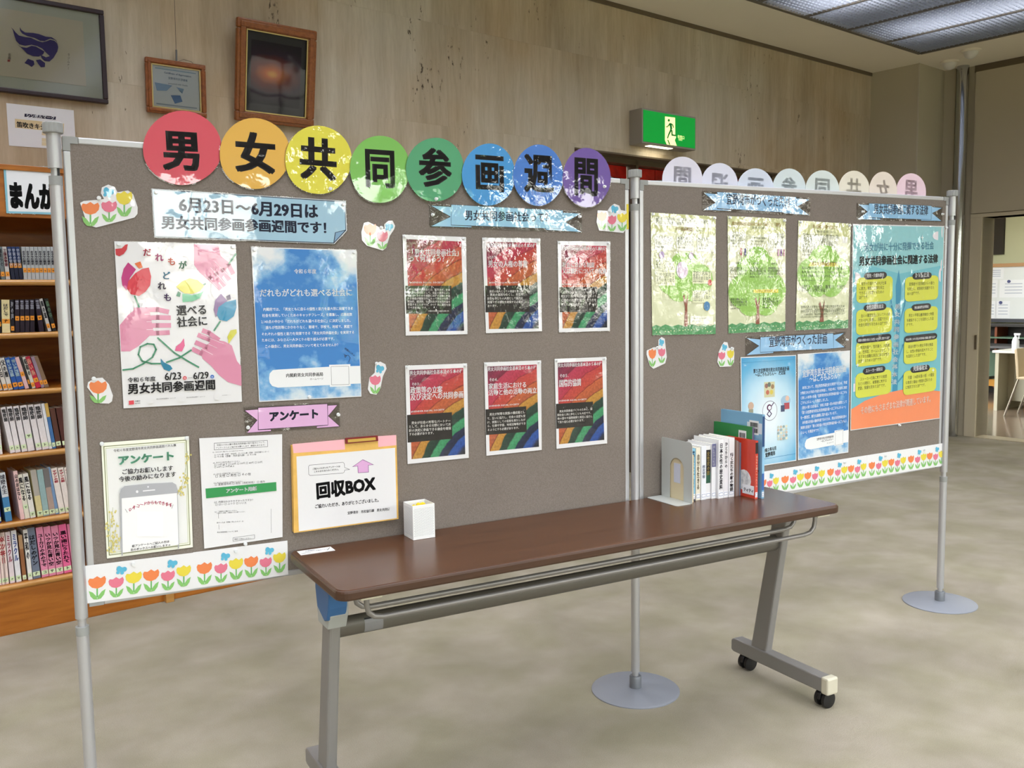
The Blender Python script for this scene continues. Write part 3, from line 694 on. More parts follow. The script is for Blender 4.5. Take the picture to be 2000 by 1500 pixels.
# tulips
OR,PK,YE,GR,GR2,BL=(228,130,78),(218,118,140),(222,204,72),(132,190,108),(108,176,100),(92,176,208)
def tulip(s,x,yt,w,h,c,sh):
    """x centre, yt top, w,h of the flower, sh stem drop"""
    L=[(-.42,.12),(-.22,.17),(0,0),(.2,.2),(.42,.05),(.5,.3),(.46,.62),(.28,.88),(0,1),(-.28,.88),(-.46,.62),(-.5,.3)]
    yb=yt+h;FP=s.uq('tulip_print')
    s.poly([(x-w*.045,yb-h*.05),(x+w*.045,yb-h*.05),(x+w*.045,yb+sh*.8),(x-w*.045,yb+sh*.8)],GR2,FP)
    for sg in (-1,1):
        s.poly([(x,yb+sh),(x+sg*w*.2,yb+sh*.95),(x+sg*w*.38,yb+sh*.62),(x+sg*w*.47,yb+sh*.12),(x+sg*w*.25,yb+sh*.3),(x+sg*w*.03,yb+sh*.72)],GR,FP)
    s.poly([(x+a*w,yt+b*h) for a,b in L],c,FP)
def butterfly(s,x,y,w,h,c=BL):
    BPn=s.uq('butterfly_print')
    for a,b,rx,ry in ((-.22,-.12,.24,.3),(.25,-.02,.24,.26),(-.32,.25,.16,.16),(.05,.3,.17,.2),(0,0,.2,.28)):
        s.ell(x+a*w,y+b*h,rx*w,ry*h,c,BPn,n=10)
# border strips
def strip(P,tl,tr,br,bl,lab,base):
    s=Sheet(P,'tulip_border_strip',lab,'paper border',group='tulip border strips along the board feet',base=base)
    s.sheet([tl,tr,br,bl],PAPER,.0005);s.unit(tl,tr,br,bl)
    for x,yt,w,h,c,sh in ((.113,.31,.158,.33,OR,.29),(.282,.40,.138,.29,PK,.25),(.44,.31,.152,.32,YE,.29),(.60,.31,.152,.32,OR,.29),(.757,.40,.133,.29,PK,.25),(.907,.31,.142,.31,YE,.28)): tulip(s,x,yt,w,h,c,sh)
    butterfly(s,.33,.22,.10,.26);butterfly(s,.80,.22,.10,.26)
    ox=s.quad;s.quad=None
    m=.45;s.pin(tl[0]*(1-m)+tr[0]*m,(tl[1]*(1-m)+tr[1]*m)+7)
    s.build()
strip(B1,(164,1105),(377,1079),(377.5,1149.5),(164.5,1179),'tulip paper border strip overlapping the outer pole of the rainbow-picture board',.0024)
strip(B1,(377,1078.5),(561,1055.5),(562.5,1122),(377.5,1149.5),'tulip paper border strip ending at the table corner',.0014)
xs_=[1440,1522,1612,1693,1770,1844]
topf=lambda x:929-(x-1440)*64/404.;botf=lambda x:975.5-(x-1440)*66.5/404.
for i,(a,b) in enumerate(zip(xs_[:-1],xs_[1:])):
    strip(B2,(a,topf(a)),(b,topf(b)),(b,botf(b)),(a,botf(a)),'tulip paper border strip, %s one in from the outer pole of the tree-poster board'%('fifth','fourth','third','second','first')[i],.0012+.0004*(i%2))
# tulip cut-outs
def cutout(P,zoom,outl,tul,bf,lab,pin=None):
    s=Sheet(P,'tulip_cutout',lab,'decoration',zoom,group='tulip cut-outs pinned on the felt',base=.0006,lam=1)
    s.sheet(outl,PAPER,.0006)
    for t in tul: tulip(s,*t)
    if bf: butterfly(s,*bf)
    if pin: s.pin(*pin)
    s.build()
cutout(B1,(0,300,4),[(625,385),(655,370),(760,362),(812,355),(788,310),(795,265),(845,242),(895,262),(918,302),(1000,288),(1040,318),(1075,420),(1074,470),(1050,500),(750,578),(705,562),(665,505)],[(706,378,142,100,OR,90),(852,368,124,92,PK,75),(970,292,128,110,YE,90)],(848,300,88,90),'three tulips and blue butterfly cut-out beside the first title disc',(772,348))
cutout(B1,(700,380,3.7037),[(40,205),(70,197),(160,242),(188,250),(186,215),(215,190),(245,188),(264,225),(258,250),(225,300),(200,385),(175,405),(60,370),(25,330),(20,270)],[(84,208,92,88,OR,75),(172,262,80,82,PK,52)],(222,232,60,66),'orange and pink tulip cut-out between the date sign and the rainbow pictures',(163,240))
cutout(B1,(700,380,3.7037),[(1730,115),(1800,118),(1820,88),(1850,66),(1885,80),(1897,112),(1940,120),(1946,170),(1940,240),(1915,278),(1740,260),(1722,200)],[(1760,122,70,72,OR,62),(1832,148,66,70,PK,48),(1906,132,72,72,YE,60)],(1852,104,56,64),'three-tulip cut-out beside the pole between the boards',(1815,122))
cutout(B1,(480,450,4),[(1010,1040),(1050,1025),(1090,1045),(1099,1080),(1070,1140),(1052,1230),(1020,1283),(972,1275),(952,1240),(965,1150),(1006,1112)],[(1010,1130,88,80,PK,66)],(1048,1080,66,76),'single pink tulip cut-out beside the sky poster',(1020,1040))
cutout(B1,(0,650,4),[(688,385),(740,355),(800,350),(850,400),(882,490),(875,535),(850,553),(780,550),(745,510),(680,425)],[(766,372,140,105,OR,72)],None,'single orange tulip cut-out beside the hands poster',(732,358))
cutout(B2,(1240,640,4.1667),[(95,185),(150,160),(190,155),(190,100),(215,75),(241,90),(250,170),(258,240),(245,290),(150,335),(120,310),(92,215)],[(140,170,62,85,OR,62),(216,165,60,70,PK,52)],(215,118,42,66),'orange and pink tulip cut-out above the bookend',(180,162))
cutout(B2,(1240,640,4.1667),[(680,200),(705,145),(725,115),(752,120),(762,165),(800,168),(808,205),(805,280),(780,315),(690,320),(670,280)],[(705,195,58,66,PK,52),(776,178,56,72,YE,58)],(728,158,44,62),'pink and yellow tulip cut-out under the middle tree poster',(785,168))
# date sign
s=Sheet(B1,'date_sign','pale blue wide date sign with a turned-up paper corner under the title discs','sign',(280,360,4.545),base=.0006,lam=1)
s.sheet([(72,38),(1796,148),(1806,412),(1695,530),(98,470)],mat('banner_edge',(215,222,226),.5))
s.poly([(76,42),(1790,153),(1799,410),(1690,526),(102,465)],(46,54,72),'outline_print')
s.poly([(83,50),(1785,160),(1793,404),(1700,427),(1686,518),(108,458)],(158,194,214),'ground_print')
s.poly([(1706,430),(1786,412),(1694,512)],(124,160,190),'ground_print')
s.text('6月23日～6月29日は',(318,243),(1548,302),NAVY,.03,1.02,2);s.text('男女共同参画参画週間です！',(163,392),(1690,440),NAVY,.03,1.0,2)
s.film([(66,30),(1802,142),(1812,412),(1698,540),(94,478)]);s.pin(110,72);s.pin(1770,180);s.build()
# ribbon banners
def ribbon(P,zoom,ctr,tails,film,txt,p0,p1,c,lab,hs=1.25,b=.018,dark=(60,72,92),pins=()):
    s=Sheet(P,'ribbon_banner',lab,'sign',zoom,base=.0006,group='ribbon-shaped heading banners',lam=2)
    s.sheet(ctr,tuple(c))
    for t in tails:
        s.poly(t,c,'ribbon_tail')
        s.line(t,.0009,dark,'outline_print',True)
    s.poly(ctr,c,'ground_print');s.line(ctr,.0011,dark,'outline_print',True)
    s.text(txt,p0,p1,NAVY,b,hs,2);s.film(film,FILMC)
    for p in pins: s.pin(*p)
    s.build()
BB=(150,198,224)
ribbon(B1,(780,200,4.1667),[(420,832),(1330,880),(1330,1030),(420,998)],[[(255,840),(420,850),(420,1000),(585,1008),(585,1018),(255,1008),(415,930)],[(1330,898),(1475,905),(1350,975),(1480,1055),(1190,1037),(1190,1024),(1330,1028)]],[(240,820),(1487,882),(1487,1062),(244,1014)],'男女共同参画社会って？',(533,958),(1240,976),BB,'blue ribbon banner above the rainbow pictures',1.15,pins=((268,915),(1462,930)))
ribbon(B2,(1240,360,4.1667),[(667,62),(1312,105),(1312,235),(667,195)],[[(560,70),(667,80),(667,200),(780,208),(780,216),(555,208),(655,150)],[(1312,115),(1420,125),(1322,180),(1415,250),(1210,235),(1210,226),(1312,233)]],[(545,50),(1432,110),(1422,256),(548,216)],'宜野湾市がつくった条例',(742,162),(1256,188),(146,190,226),'blue ribbon banner heading the three tree posters',1.45)
ribbon(B2,(1240,640,4.1667),[(1020,78),(1612,46),(1615,168),(1018,200)],[[(905,84),(1018,95),(1018,202),(1125,196),(1125,206),(905,224),(1008,148)],[(1615,58),(1702,42),(1628,100),(1706,158),(1520,180),(1520,172),(1615,168)]],[(898,68),(1715,30),(1717,165),(900,230)],'宜野湾市がつくった計画',(1090,158),(1562,128),(146,190,226),'blue ribbon banner over the two blue plan posters',1.5,pins=((1718,98),))
ribbon(B2,(1640,380,4.1667),[(236,72),(745,92),(742,205),(236,187)],[[(150,80),(236,85),(236,190),(330,196),(330,206),(145,200),(225,140)],[(745,100),(830,110),(750,152),(826,215),(660,212),(660,204),(743,205)]],[(136,66),(838,98),(836,220),(138,208)],'男女共同参画に関する法律',(278,156),(716,167),(140,188,224),'blue ribbon banner at the outer top corner above the teal law poster',1.5,pins=((180,140),(830,160)))
ribbon(B1,(440,760,4.5454),[(290,165),(905,130),(910,318),(292,358)],[[(170,188),(290,180),(290,362),(405,358),(405,372),(190,388),(282,275)],[(908,145),(995,140),(912,238),(1015,330),(810,345),(810,330),(910,320)]],[(160,155),(1015,108),(1020,332),(178,392)],'アンケート',(388,285),(830,256),(218,172,214),'pink ribbon banner heading the questionnaire notices',1.0,.04,(70,50,80),pins=((200,340),(1000,225)))
# hands poster
s=Sheet(B1,'hands_poster','large white poster with four pink hands, tulips and coloured kana','poster',(200,450,4),base=.0006,lam=1)
s.sheet([(92,85),(1040,110),(1090,1338),(165,1390)],PAPER)
HP=(214,140,168);HL=(236,214,224)
def hand(base,fingers,w):
    s.hk=s.uq('hand_print');s.poly(base,HP,s.hk)
    for f in fingers: s.line(f,w,HP,s.hk);
hand([(714,107),(905,118),(925,205),(985,250),(960,330),(900,420),(850,410),(760,330),(715,270)],[[(905,210),(985,270),(1015,330)],[(870,240),(940,310),(985,378)],[(830,260),(890,340),(950,425)],[(760,300),(840,370),(915,450)]],.0125)
for f in ([(878,245),(1000,368)],[(845,292),(970,430)],[(800,345),(905,455)]): s.line(f,.0011,HL,s.hk)
hand([(135,740),(200,660),(260,612),(370,640),(400,790),(340,850),(280,905),(215,945),(145,945)],[[(260,622),(430,618),(505,635)],[(340,685),(430,680),(520,683)],[(350,745),(430,742),(522,742)],[(340,805),(430,802),(512,798)]],.0125)
for f in ([(330,655),(525,660)],[(345,714),(530,712)],[(345,775),(525,770)]): s.line(f,.0011,HL,s.hk)
hand([(870,850),(960,870),(1010,900),(1050,1020),(1082,1060),(1086,1215),(980,1185),(910,1130),(850,1060),(780,1000),(770,930)],[[(900,850),(830,800),(790,785)],[(920,890),(830,850),(755,820)],[(900,945),(810,910),(735,878)],[(850,1000),(770,960),(710,930)]],.0125)
for f in ([(945,885),(770,815)],[(895,920),(745,850)],[(860,970),(725,900)]): s.line(f,.0011,HL,s.hk)
s.poly([(100,145),(150,140),(178,112),(198,108),(190,150),(165,185),(130,202),(104,192)],(196,60,70),'petal_print')
s.poly([(200,250),(262,305),(215,370),(188,470),(155,430),(147,370),(165,300)],(186,58,124),'petal_print')
s.poly([(250,258),(296,243),(314,290),(285,300)],(220,112,62),'petal_print')
s.poly([(362,290),(380,360),(372,430),(335,480),(285,512),(220,498),(192,455),(200,400),(255,335),(310,300)],(208,62,76),'petal_print')
s.poly([(575,440),(620,400),(680,374),(740,388),(792,430),(760,475),(700,496),(640,492),(610,472)],(218,212,90),'petal_print')
s.poly([(622,492),(700,505),(765,488),(790,472),(760,530),(700,555),(625,560)],(112,190,150),'petal_print')
s.poly([(590,475),(612,488),(605,520),(575,512)],(70,140,108),'petal_print');s.poly([(785,420),(806,410),(806,422),(790,432)],(60,120,96),'petal_print')
s.poly([(925,495),(975,550),(930,600),(885,680),(868,620),(880,545)],(140,112,158),'petal_print')
s.poly([(965,515),(995,500),(1003,538),(975,545)],(90,78,110),'petal_print')
s.poly([(1042,540),(1046,600),(1025,670),(970,710),(915,700),(892,660),(905,600),(960,560)],(46,140,178),'petal_print')
s.poly([(635,842),(642,900),(620,945),(565,940),(575,905),(610,880)],(214,74,134),'petal_print')
s.poly([(455,1000),(480,1030),(530,1055),(547,1080),(520,1100),(480,1085),(455,1040)],(38,126,160),'petal_print')
s.poly([(1045,772),(1048,800),(1010,850),(985,885),(975,830),(1000,780)],(206,202,76),'petal_print')
DG=(70,140,108)
for l in ([(252,515),(285,598)],[(1040,185),(988,260)],[(918,712),(872,782)],[(432,840),(560,955),(665,1020),(750,1068)]): s.line(l,.0042,DG,s.uq('stem_print'))
s.line([(160,1090),(240,1080),(320,1040),(390,990),(418,930),(400,890),(350,885),(295,910),(280,970),(310,1020),(380,1040),(450,1040)],.0042,DG,'stem_print');s.line([(500,1030),(600,995),(692,935)],.0042,DG,'stem_print')
for ch,x,y,c in (('だ',318,200,(196,56,84)),('れ',412,240,(190,54,128)),('も',510,272,(222,100,70)),('が',595,300,(60,130,96)),('ど',466,382,(40,128,162)),('れ',432,462,(70,62,84)),('も',478,552,(86,58,110))): s.text(ch,(x,y),(x+62,y+1),c,.02,1.05,2)
s.text('選べる',(580,665),(818,655),INK,.018,1.1,2);s.text('社会に',(585,755),(822,742),INK,.018,1.1,2)
s.text('令和６年度',(198,1188),(415,1176),INK,.012,1.,2);s.text('6/23',(487,1175),(618,1166),INK,.012,1.1,2);s.text('6/29',(710,1168),(830,1158),INK,.012,1.1,2)
s.ell(642,1152,15,15,(214,70,84));s.ell(856,1142,15,15,(60,110,190));s.line([(668,1152),(700,1150)],.0008,INK)
s.text('日',(633,1162),(651,1161),WH);s.text('土',(847,1152),(865,1151),WH)
s.text('男女共同参画週間',(200,1278),(882,1240),INK,.022,1.05,2)
s.poly([(205,1330),(244,1326),(246,1358),(207,1362)],(214,70,84));s.text('内閣府',(252,1340),(294,1337),INK);s.text('男女共同',(252,1356),(294,1353),INK)
for x,y in ((355,1305),(592,1292),(872,1277)): s.rect(x,y,x+48,y+46,(226,226,228),'blank_print')
for a,b in (((420,1322),(572,1312)),((655,1310),(800,1300)),((932,1290),(1000,1286))): s.text('男女共同参画週間ホームページ',a,b,(70,70,76))
s.film([(86,80),(1045,104),(1096,1343),(160,1396)]);s.pin(125,107);s.pin(1015,130);s.build()
# sky poster
s=Sheet(B1,'sky_poster','blue sky-and-clouds poster with white writing beside the hands poster','poster',(480,450,4),base=.0006,lam=1)
q=[(42,128),(862,153),(903,1298),(103,1340)]
s.sheet(q,PAPER);s.pic([(48,136),(858,160),(899,1292),(108,1333)],SKYP)
s.text('令和６年度',(378,338),(550,338),WH,.01,1.1,2);s.text('だれもがどれも選べる社会に',(108,518),(832,512),WH,.012,1.1,2)
for t,a,b in (('内閣府では、「男女ともに自らの個性と能力を最大限に発揮できる',(135,630),(838,622)),('社会を実現していくためのキャッチフレーズ」を募集し、応募総数',(128,678),(830,668)),('2,143点の中から「だれもがどれも選べる社会に」に決定しました。',(120,726),(832,716)),('誰もが性別等にかかわりなく、職場で、学校で、地域で、家庭で',(155,772),(832,762)),('それぞれの個性と能力を発揮できる「男女共同参画社会」を実現する',(122,824),(848,808)),('ためには、みなさん一人ひとりの取り組みが必要です。',(124,870),(705,858)),('この機会に、男女共同参画について考えてみませんか？',(148,920),(732,905))): s.text(t,a,b,WH,0,1.15,1)
s.poly([(180,1155),(186,1118),(210,1092),(250,1087),(650,1065),(890,1058),(896,1195),(650,1208),(250,1228),(205,1215),(186,1190)],(232,234,236));s.poly([(650,1050),(815,1045),(818,1215),(655,1222)],(232,234,236));s.line([(665,1064),(802,1060),(805,1202),(669,1207)],.0008,INK,closed=True)
s.text('内閣府男女共同参画局',(313,1148),(603,1137),INK,.014,1.1,2);s.text('ホームページ',(500,1170),(605,1165),INK)
s.line([(765,965),(785,980),(775,992),(770,978),(800,975),(815,995),(802,1030)],.0012,INK);s.text('詳細はこちら',(768,925),(845,985),INK)
s.film([(36,122),(868,148),(908,1303),(99,1346)]);s.pin(65,152);s.pin(845,172);s.pin(495,1300);s.build()
# questionnaire flyer
s=Sheet(B1,'questionnaire_flyer','white flyer with olive border, mimosa sprigs and a drawn grey phone','poster',(180,780,3.75),base=.0006,lam=1)
s.sheet([(65,318),(708,270),(737,1082),(108,1165)],mat('cream_paper',(236,238,224),.6))
s.line([(85,345),(688,298),(716,1062),(125,1140)],.0022,(132,140,96),'border_print',True);s.line([(98,358),(678,314),(703,1050),(138,1124)],.0012,(188,194,160),'border_print',True)
s.poly([(102,362),(675,318),(700,1046),(140,1120)],(232,233,232),'ground_print')
def sprig(x0,y0,x1,y1):
    random.seed(int(x0+y0));s.sk=s.uq('sprig_print');s.line([(x0,y0),((x0+x1)/2+8,(y0+y1)/2),(x1,y1)],.0008,(150,160,110),s.sk)
    for i in range(22):
        t=random.random();s.ell(x0+(x1-x0)*t+random.uniform(-28,28),y0+(y1-y0)*t+random.uniform(-12,12),7,8,(216,204,130) if i%2 else (200,190,110),s.sk,n=8)
for a in ((640,700,700,380),(690,560,640,700),(130,1110,180,900),(115,1000,150,790),(150,1120,205,1000)): sprig(*a)
s.text('令和６年度宜野湾市男女共同参画週間パネル展',(155,385),(612,343),INK,0,1.1);s.text('アンケート',(188,478),(602,440),(120,190,160),.035,.9,2)
s.text('ご協力お願いします',(215,548),(590,518),INK,.018,1.05,2);s.text('今後の励みになります',(195,602),(612,562),INK,.018,1.05,2)
s.poly([(200,690),(208,655),(235,632),(400,615),(585,605),(612,622),(622,655),(634,1085),(625,1092),(617,690),(214,722),(222,1140),(213,1142)],(172,174,180),'phone_print')
s.poly([(214,722),(618,683),(630,1060),(222,1120)],(240,240,242),'phone_print');s.ell(327,673,9,10,(232,232,236),'phone_print');s.ell(407,638,6,7,(222,222,228),'phone_print');s.line([(372,668),(455,660)],.0028,(236,236,240),'phone_print')
arc='QRコードからもできます'
n_=len(arc)
for i,ch in enumerate(arc):
    t=i/(n_-1);x=262+300*t;y=808-20*t-32*math.sin(math.pi*t);s.text(ch,(x,y),(x+(16 if ch in 'QR' else 26),y-9*(t-.45)*2),(206,70,112),.02,1.1,2,part='lettering#arc')
s.line([(240,800),(255,825)],.001,(120,120,124));s.line([(590,768),(580,795)],.001,(120,120,124))
s.rect(328,818,514,1000,(246,246,248),'blank_print')
s.text('紙アンケートへご記入の方は',(290,1080),(562,1045),INK,.008,1.05);s.text('右のボックスへお願いします→',(280,1107),(570,1070),INK,.008,1.05)
s.film([(58,312),(714,264),(742,1087),(104,1172)]);s.pin(70,325);s.pin(692,284);s.build()
# questionnaire form in a clear sleeve
s=Sheet(B1,'questionnaire_form','white questionnaire form with green band in a clear sleeve','paper',(180,780,3.75),base=.0006)
s.sheet([(783,285),(1390,255),(1393,1007),(820,1092)],PAPER,.0016)
s.line([(893,320),(1282,300),(1284,345),(893,370)],.0009,INK,closed=True)
s.text('今回のパネル展や男女共同参画の取り組みについて、',(910,342),(1275,318),INK);s.text('アンケートへのご協力をお願いします（裏面もあります）',(905,362),(1272,338),INK)
GK=(96,96,100)
y=385
for t,x0,x1,yy in (('Q1. あなたがご覧になったのはどちらですか。',880,1115,392),('□ パネル展（市民・市役所） □ パネル展（図書・市民図書センター）',893,1300,412),('□ その他（図書・市民協働課） □ その他',893,1200,428),('Q2. あなたの年代を教えてください。',883,1090,470),('□ 10代以下 □ 20代 □ 30代 □ 40代 □ 50代',893,1245,488),('□ 60代 □ 70代以上',893,1040,503),('Q3. あなたの性別を教えてください。',885,1095,553),('□ 女性 □ 男性 □ その他',900,1160,572),('Q4. あなたのお住まいを教えてください。',887,1110,617),('□ 宜野湾市内 □ 市外（市町村名） □ 県外',897,1265,632),('Q5. 内容はわかりやすかったですか？',890,1185,760),('□ はい □ ふつう □ いいえ',900,1130,778),('Q6. ご感想をお聞かせください。',895,1070,828),('ご意見やご感想、ご要望などをお書きください。',908,1125,838),('良かった点（印象に残ったもの）は',910,1105,908),('男女共同参画についてご意見',913,1065,978),('裏面へお進みください。',1040,1170,1028)):
    k=-(x1-x0)*.062;s.text(t,(x0,yy),(x1,yy+k),GK)
s.line([(1030,1012),(1187,990),(1188,1018),(1030,1038)],.0008,GK,closed=True)
for a in ([(922,835),(924,870)],[(925,915),(927,950)],[(1308,800),(1310,975)]): s.line(a,.0006,GK)
s.poly([(828,652),(1346,604),(1348,668),(833,724)],(58,146,84),'green_band');s.text('アンケート用紙',(978,684),(1202,664),WH,.035,1.,2)
s.film([(778,280),(1396,250),(1398,1012),(818,1098)]);s.pin(1120,1055);s.build()
# collection envelope
s=Sheet(B1,'collection_envelope','manila collection envelope with pink top edge and clip, above the table end','folder',(440,760,4.5454),base=.0006)
MAN=mat('manila_card',(226,180,92),.6,var=(30,.04))
s.sheet([(578,495),(1500,412),(1519,1140),(596,1262)],MAN,.011,'back_pocket')
s.mb('front_flap').prism([s.q(*p) for p in ((586,492),(1502,408),(1522,1144),(596,1268))],-.0135,-.0147,MAN);s.base=.0142
s.poly([(582,482),(1044,440),(1048,530),(592,562)],(240,180,188),'pink_edge');s.poly([(1338,412),(1500,402),(1502,492),(1342,508)],(240,180,188),'pink_edge#2')
s.sheet([(618,592),(1490,515),(1506,1136),(640,1252)],PAPER,.0008,'paper')
RD=mat('clip_red',(120,22,26),.3);GD=mat('clip_gold',(206,170,84),.35,.5)
s.mb('clip').prism([s.q(*p) for p in ((1046,428),(1332,405),(1336,452),(1050,478))],-s.base,-s.base-.006,RD)
s.mb('clip_plate').prism([s.q(*p) for p in ((1066,440),(1312,420),(1314,445),(1068,466))],-s.base-.006,-s.base-.0068,GD)
s.line([(725,680),(735,668),(1030,643),(1042,655),(1044,690),(1088,706),(1044,712),(1042,728),(1030,738),(740,760),(727,750)],.001,INK,closed=True)
s.poly([(1205,617),(1304,665),(1256,670),(1258,732),(1162,738),(1158,678),(1110,684)],(120,80,130));s.poly([(1204,622),(1292,663),(1252,667),(1254,728),(1166,734),(1162,674),(1122,680)],(216,168,212))
s.text('ご記入いただいたアンケートは',(760,710),(1004,686),INK,.02);s.text('こちらからお入れください。',(772,735),(1002,712),INK,.02)
s.text('回収BOX',(797,965),(1310,890),(20,20,24),.034,1.12,2);s.text('ご協力いただき、ありがとうございました。',(780,1050),(1362,990),INK,.02,1.2,2);s.text('宜野湾市　市民協働課　男女共同係',(1070,1104),(1442,1068),INK,.015,1.15,2)
s.build()
# rainbow pictures
def rainbow(zoom,sh,pc,bx,head,head2,texts,tag_p,lab,foot=None,deco=True):
    s=Sheet(B1,'rainbow_picture',lab,'poster',zoom,base=.0006,group='rainbow information pictures',lam=2)
    s.sheet(sh,PAPER);s.pic(pc,RAINBOW)
    if deco: s.text('男女共同参画社会基本法の５本の柱',head[0],head[1],WH,.012,1.3)
    for t,a,b,hs in head2: s.text(t,a,b,WH,.014,hs,2)
    s.text('#GENDER EQUAL SOCIETY',tag_p[0],tag_p[1],WH,.01,.75)
    s.poly(bx,(30,28,28),'text_box')
    for t,a,b in texts: s.text(t,a,b,(214,212,208),0,1.05)
    s.film([(a+(4 if i in (1,2) else -4),b+(4 if i>1 else -4)) for i,(a,b) in enumerate(sh)],FILMC)
    s.pin(sh[0][0]+14,sh[0][1]+12);s.pin(sh[1][0]-16,sh[1][1]+14);s.build()
JA=(700,380,3.7037);JB=(700,670,3.7037)
rainbow(JA,[(318,290),(777,307),(788,1010),(342,1020)],[(345,322),(742,340),(763,985),(368,990)],[(338,660),(671,660),(674,862),(345,862)],None,[('「男女共同参画社会」',(365,440),(745,445),1.25),('って何だろう？',(365,485),(640,488),1.25)],
 [('　男女共同参画社会とは、「男女が、社会',(352,694),(662,698)),('の対等な構成員として、自らの意思によっ',(352,716),(662,720)),('て社会のあらゆる分野における活動に参画',(352,738),(662,742)),('する機会が確保され、もって男女が均等に',(353,760),(664,762)),('政治的、経済的、社会的及び文化的利益を',(353,782),(664,784)),('享受することができ、かつ、共に責任を担',(354,804),(664,806)),('うべき社会」です。',(355,826),(505,828)),('（男女共同参画社会基本法第２条）',(495,848),(662,848))],((370,643),(615,643)),'rainbow picture opening the upper row, headed by a quoted question',None,False)
rainbow(JA,[(893,312),(1313,318),(1327,988),(922,1003)],[(922,340),(1285,350),(1303,968),(943,973)],[(915,660),(1236,656),(1238,848),(918,852)],((928,380),(1280,384)),[('その１．',(945,464),(1010,464),1.3),('男女の人権の尊重',(938,526),(1222,526),1.3)],
 [('　男女の個人としての尊厳を重んじ',(930,710),(1190,708)),('、男女の差別をなくし、男性も',(932,735),(1190,732)),('女性もひとりの人間として能力を',(930,762),(1190,759)),('発揮できる機会を確保する必要が',(932,788),(1190,785)),('あります。',(932,814),(1015,813))],((945,643),(1150,643)),'upper-row rainbow picture with a single line heading')
rainbow(JA,[(1440,337),(1820,340),(1818,985),(1450,997)],[(1465,365),(1792,372),(1798,962),(1475,968)],[(1452,670),(1726,668),(1728,848),(1455,850)],((1466,402),(1788,406)),[('その２．',(1480,472),(1545,472),1.3),('社会における制度',(1474,528),(1706,528),1.2),('又は慣行についての配慮',(1474,572),(1792,572),1.2)],
 [('　固定的な役割分担にとらわれず、',(1462,715),(1718,713)),('男女がさまざまな活動ができるよう',(1463,745),(1720,743)),('に社会の制度や慣行の在り方を',(1464,775),(1720,773)),('考える必要があります。',(1465,805),(1650,804))],((1470,655),(1680,655)),'upper-row rainbow picture with two line heading, beside the middle pole')
rainbow(JB,[(337,163),(785,147),(797,830),(355,875)],[(367,195),(757,180),(772,803),(383,840)],[(350,520),(675,500),(678,692),(355,720)],((370,233),(752,216)),[('その３．',(385,308),(455,306),1.3),('政策等の立案',(375,366),(605,360),1.3),('及び決定への共同参画',(376,416),(758,396),1.3)],
 [('　男女が社会の対等なパートナー',(362,590),(665,572)),('として、あらゆる分野において方',(363,616),(667,598)),('針の決定に参画できる機会を確保',(364,644),(668,626)),('する必要があります。',(365,670),(555,658))],((380,503),(620,488)),'lower-row rainbow picture closest to the collection envelope')
rainbow(JB,[(908,140),(1320,125),(1325,773),(925,815)],[(932,170),(1288,155),(1305,750),(948,783)],[(918,480),(1212,457),(1216,642),(922,665)],((934,204),(1284,190)),[('その４．',(945,278),(1020,275),1.3),('家庭生活における',(940,334),(1215,320),1.15),('活動と他の活動の両立',(940,380),(1288,362),1.15)],
 [('　男女が対等な家族の構成員とし',(928,528),(1204,508)),('て、互いに協力し、社会の支援も受',(929,556),(1206,536)),('け、家族としての役割を果たしなが',(930,584),(1206,563)),('ら、仕事や学習、地域活動等ができ',(931,610),(1208,590)),('るようにする必要があります。',(932,638),(1170,620))],((945,462),(1160,448)),'middle rainbow picture of the lower row')
rainbow(JB,[(1418,115),(1792,100),(1798,725),(1432,765)],[(1440,143),(1762,128),(1777,700),(1450,732)],[(1427,440),(1695,423),(1697,597),(1430,620)],((1442,176),(1758,162)),[('その５．',(1455,250),(1530,247),1.3),('国際的協調',(1450,318),(1608,308),1.5)],
 [('　男女共同参画づくりのために、国',(1436,505),(1690,484)),('際社会と共に歩むことも大切です。',(1437,530),(1690,512)),('他の国々や国際機関と相互に協力し',(1438,556),(1692,538)),('て取り組む必要があります。',(1439,582),(1640,565))],((1450,424),(1648,412)),'lower-row rainbow picture beside the middle pole')
# tree posters
YG1=(204,208,152);YG2=(212,216,180);TGR=(150,196,96);TRK=(140,84,66);TXT=(70,84,60)
LZ=(1240,360,4.1667)
def treeposter(sh,lab,draw,extra):
    s=Sheet(B2,'tree_poster',lab,'poster',LZ,base=.0006,group='yellow-green tree posters',lam=2)
    s.sheet(sh,YG1);tl,tr,br,bl=sh
    f=lambda u,v:((tl[0]*(1-u)+tr[0]*u)*(1-v)+(bl[0]*(1-u)+br[0]*u)*v,(tl[1]*(1-u)+tr[1]*u)*(1-v)+(bl[1]*(1-u)+br[1]*u)*v)
    s.unit(*sh)
    s.poly([(0.0,.15),(1,.15),(1,.93),(0,.93)],YG2,'ground_print')
    s.poly([(0,.93),(.06,.915),(.13,.93),(.2,.912),(.3,.93),(.4,.915),(.5,.93),(.62,.912),(.72,.93),(.82,.914),(.92,.93),(1,.915),(1,1),(0,1)],(84,150,98),'ground_print')
    for i in range(18): s.ell((i*.618)%1*.94+.03,.95+.03*((i*.37)%1),.008,.005,(232,236,190),'ground_print',n=6)
    draw(s)
    for t,a,b,c,w in extra: s.text(t,a,b,c,w,1.25 if w else 1.15)
    s.quad=None
    s.film([(a+(4 if i in (1,2) else -4),b+(4 if i>1 else -4)) for i,(a,b) in enumerate(sh)],FILMC);s.pin(tl[0]+14,tl[1]+14);s.pin(tr[0]-14,tr[1]+14);s.build()
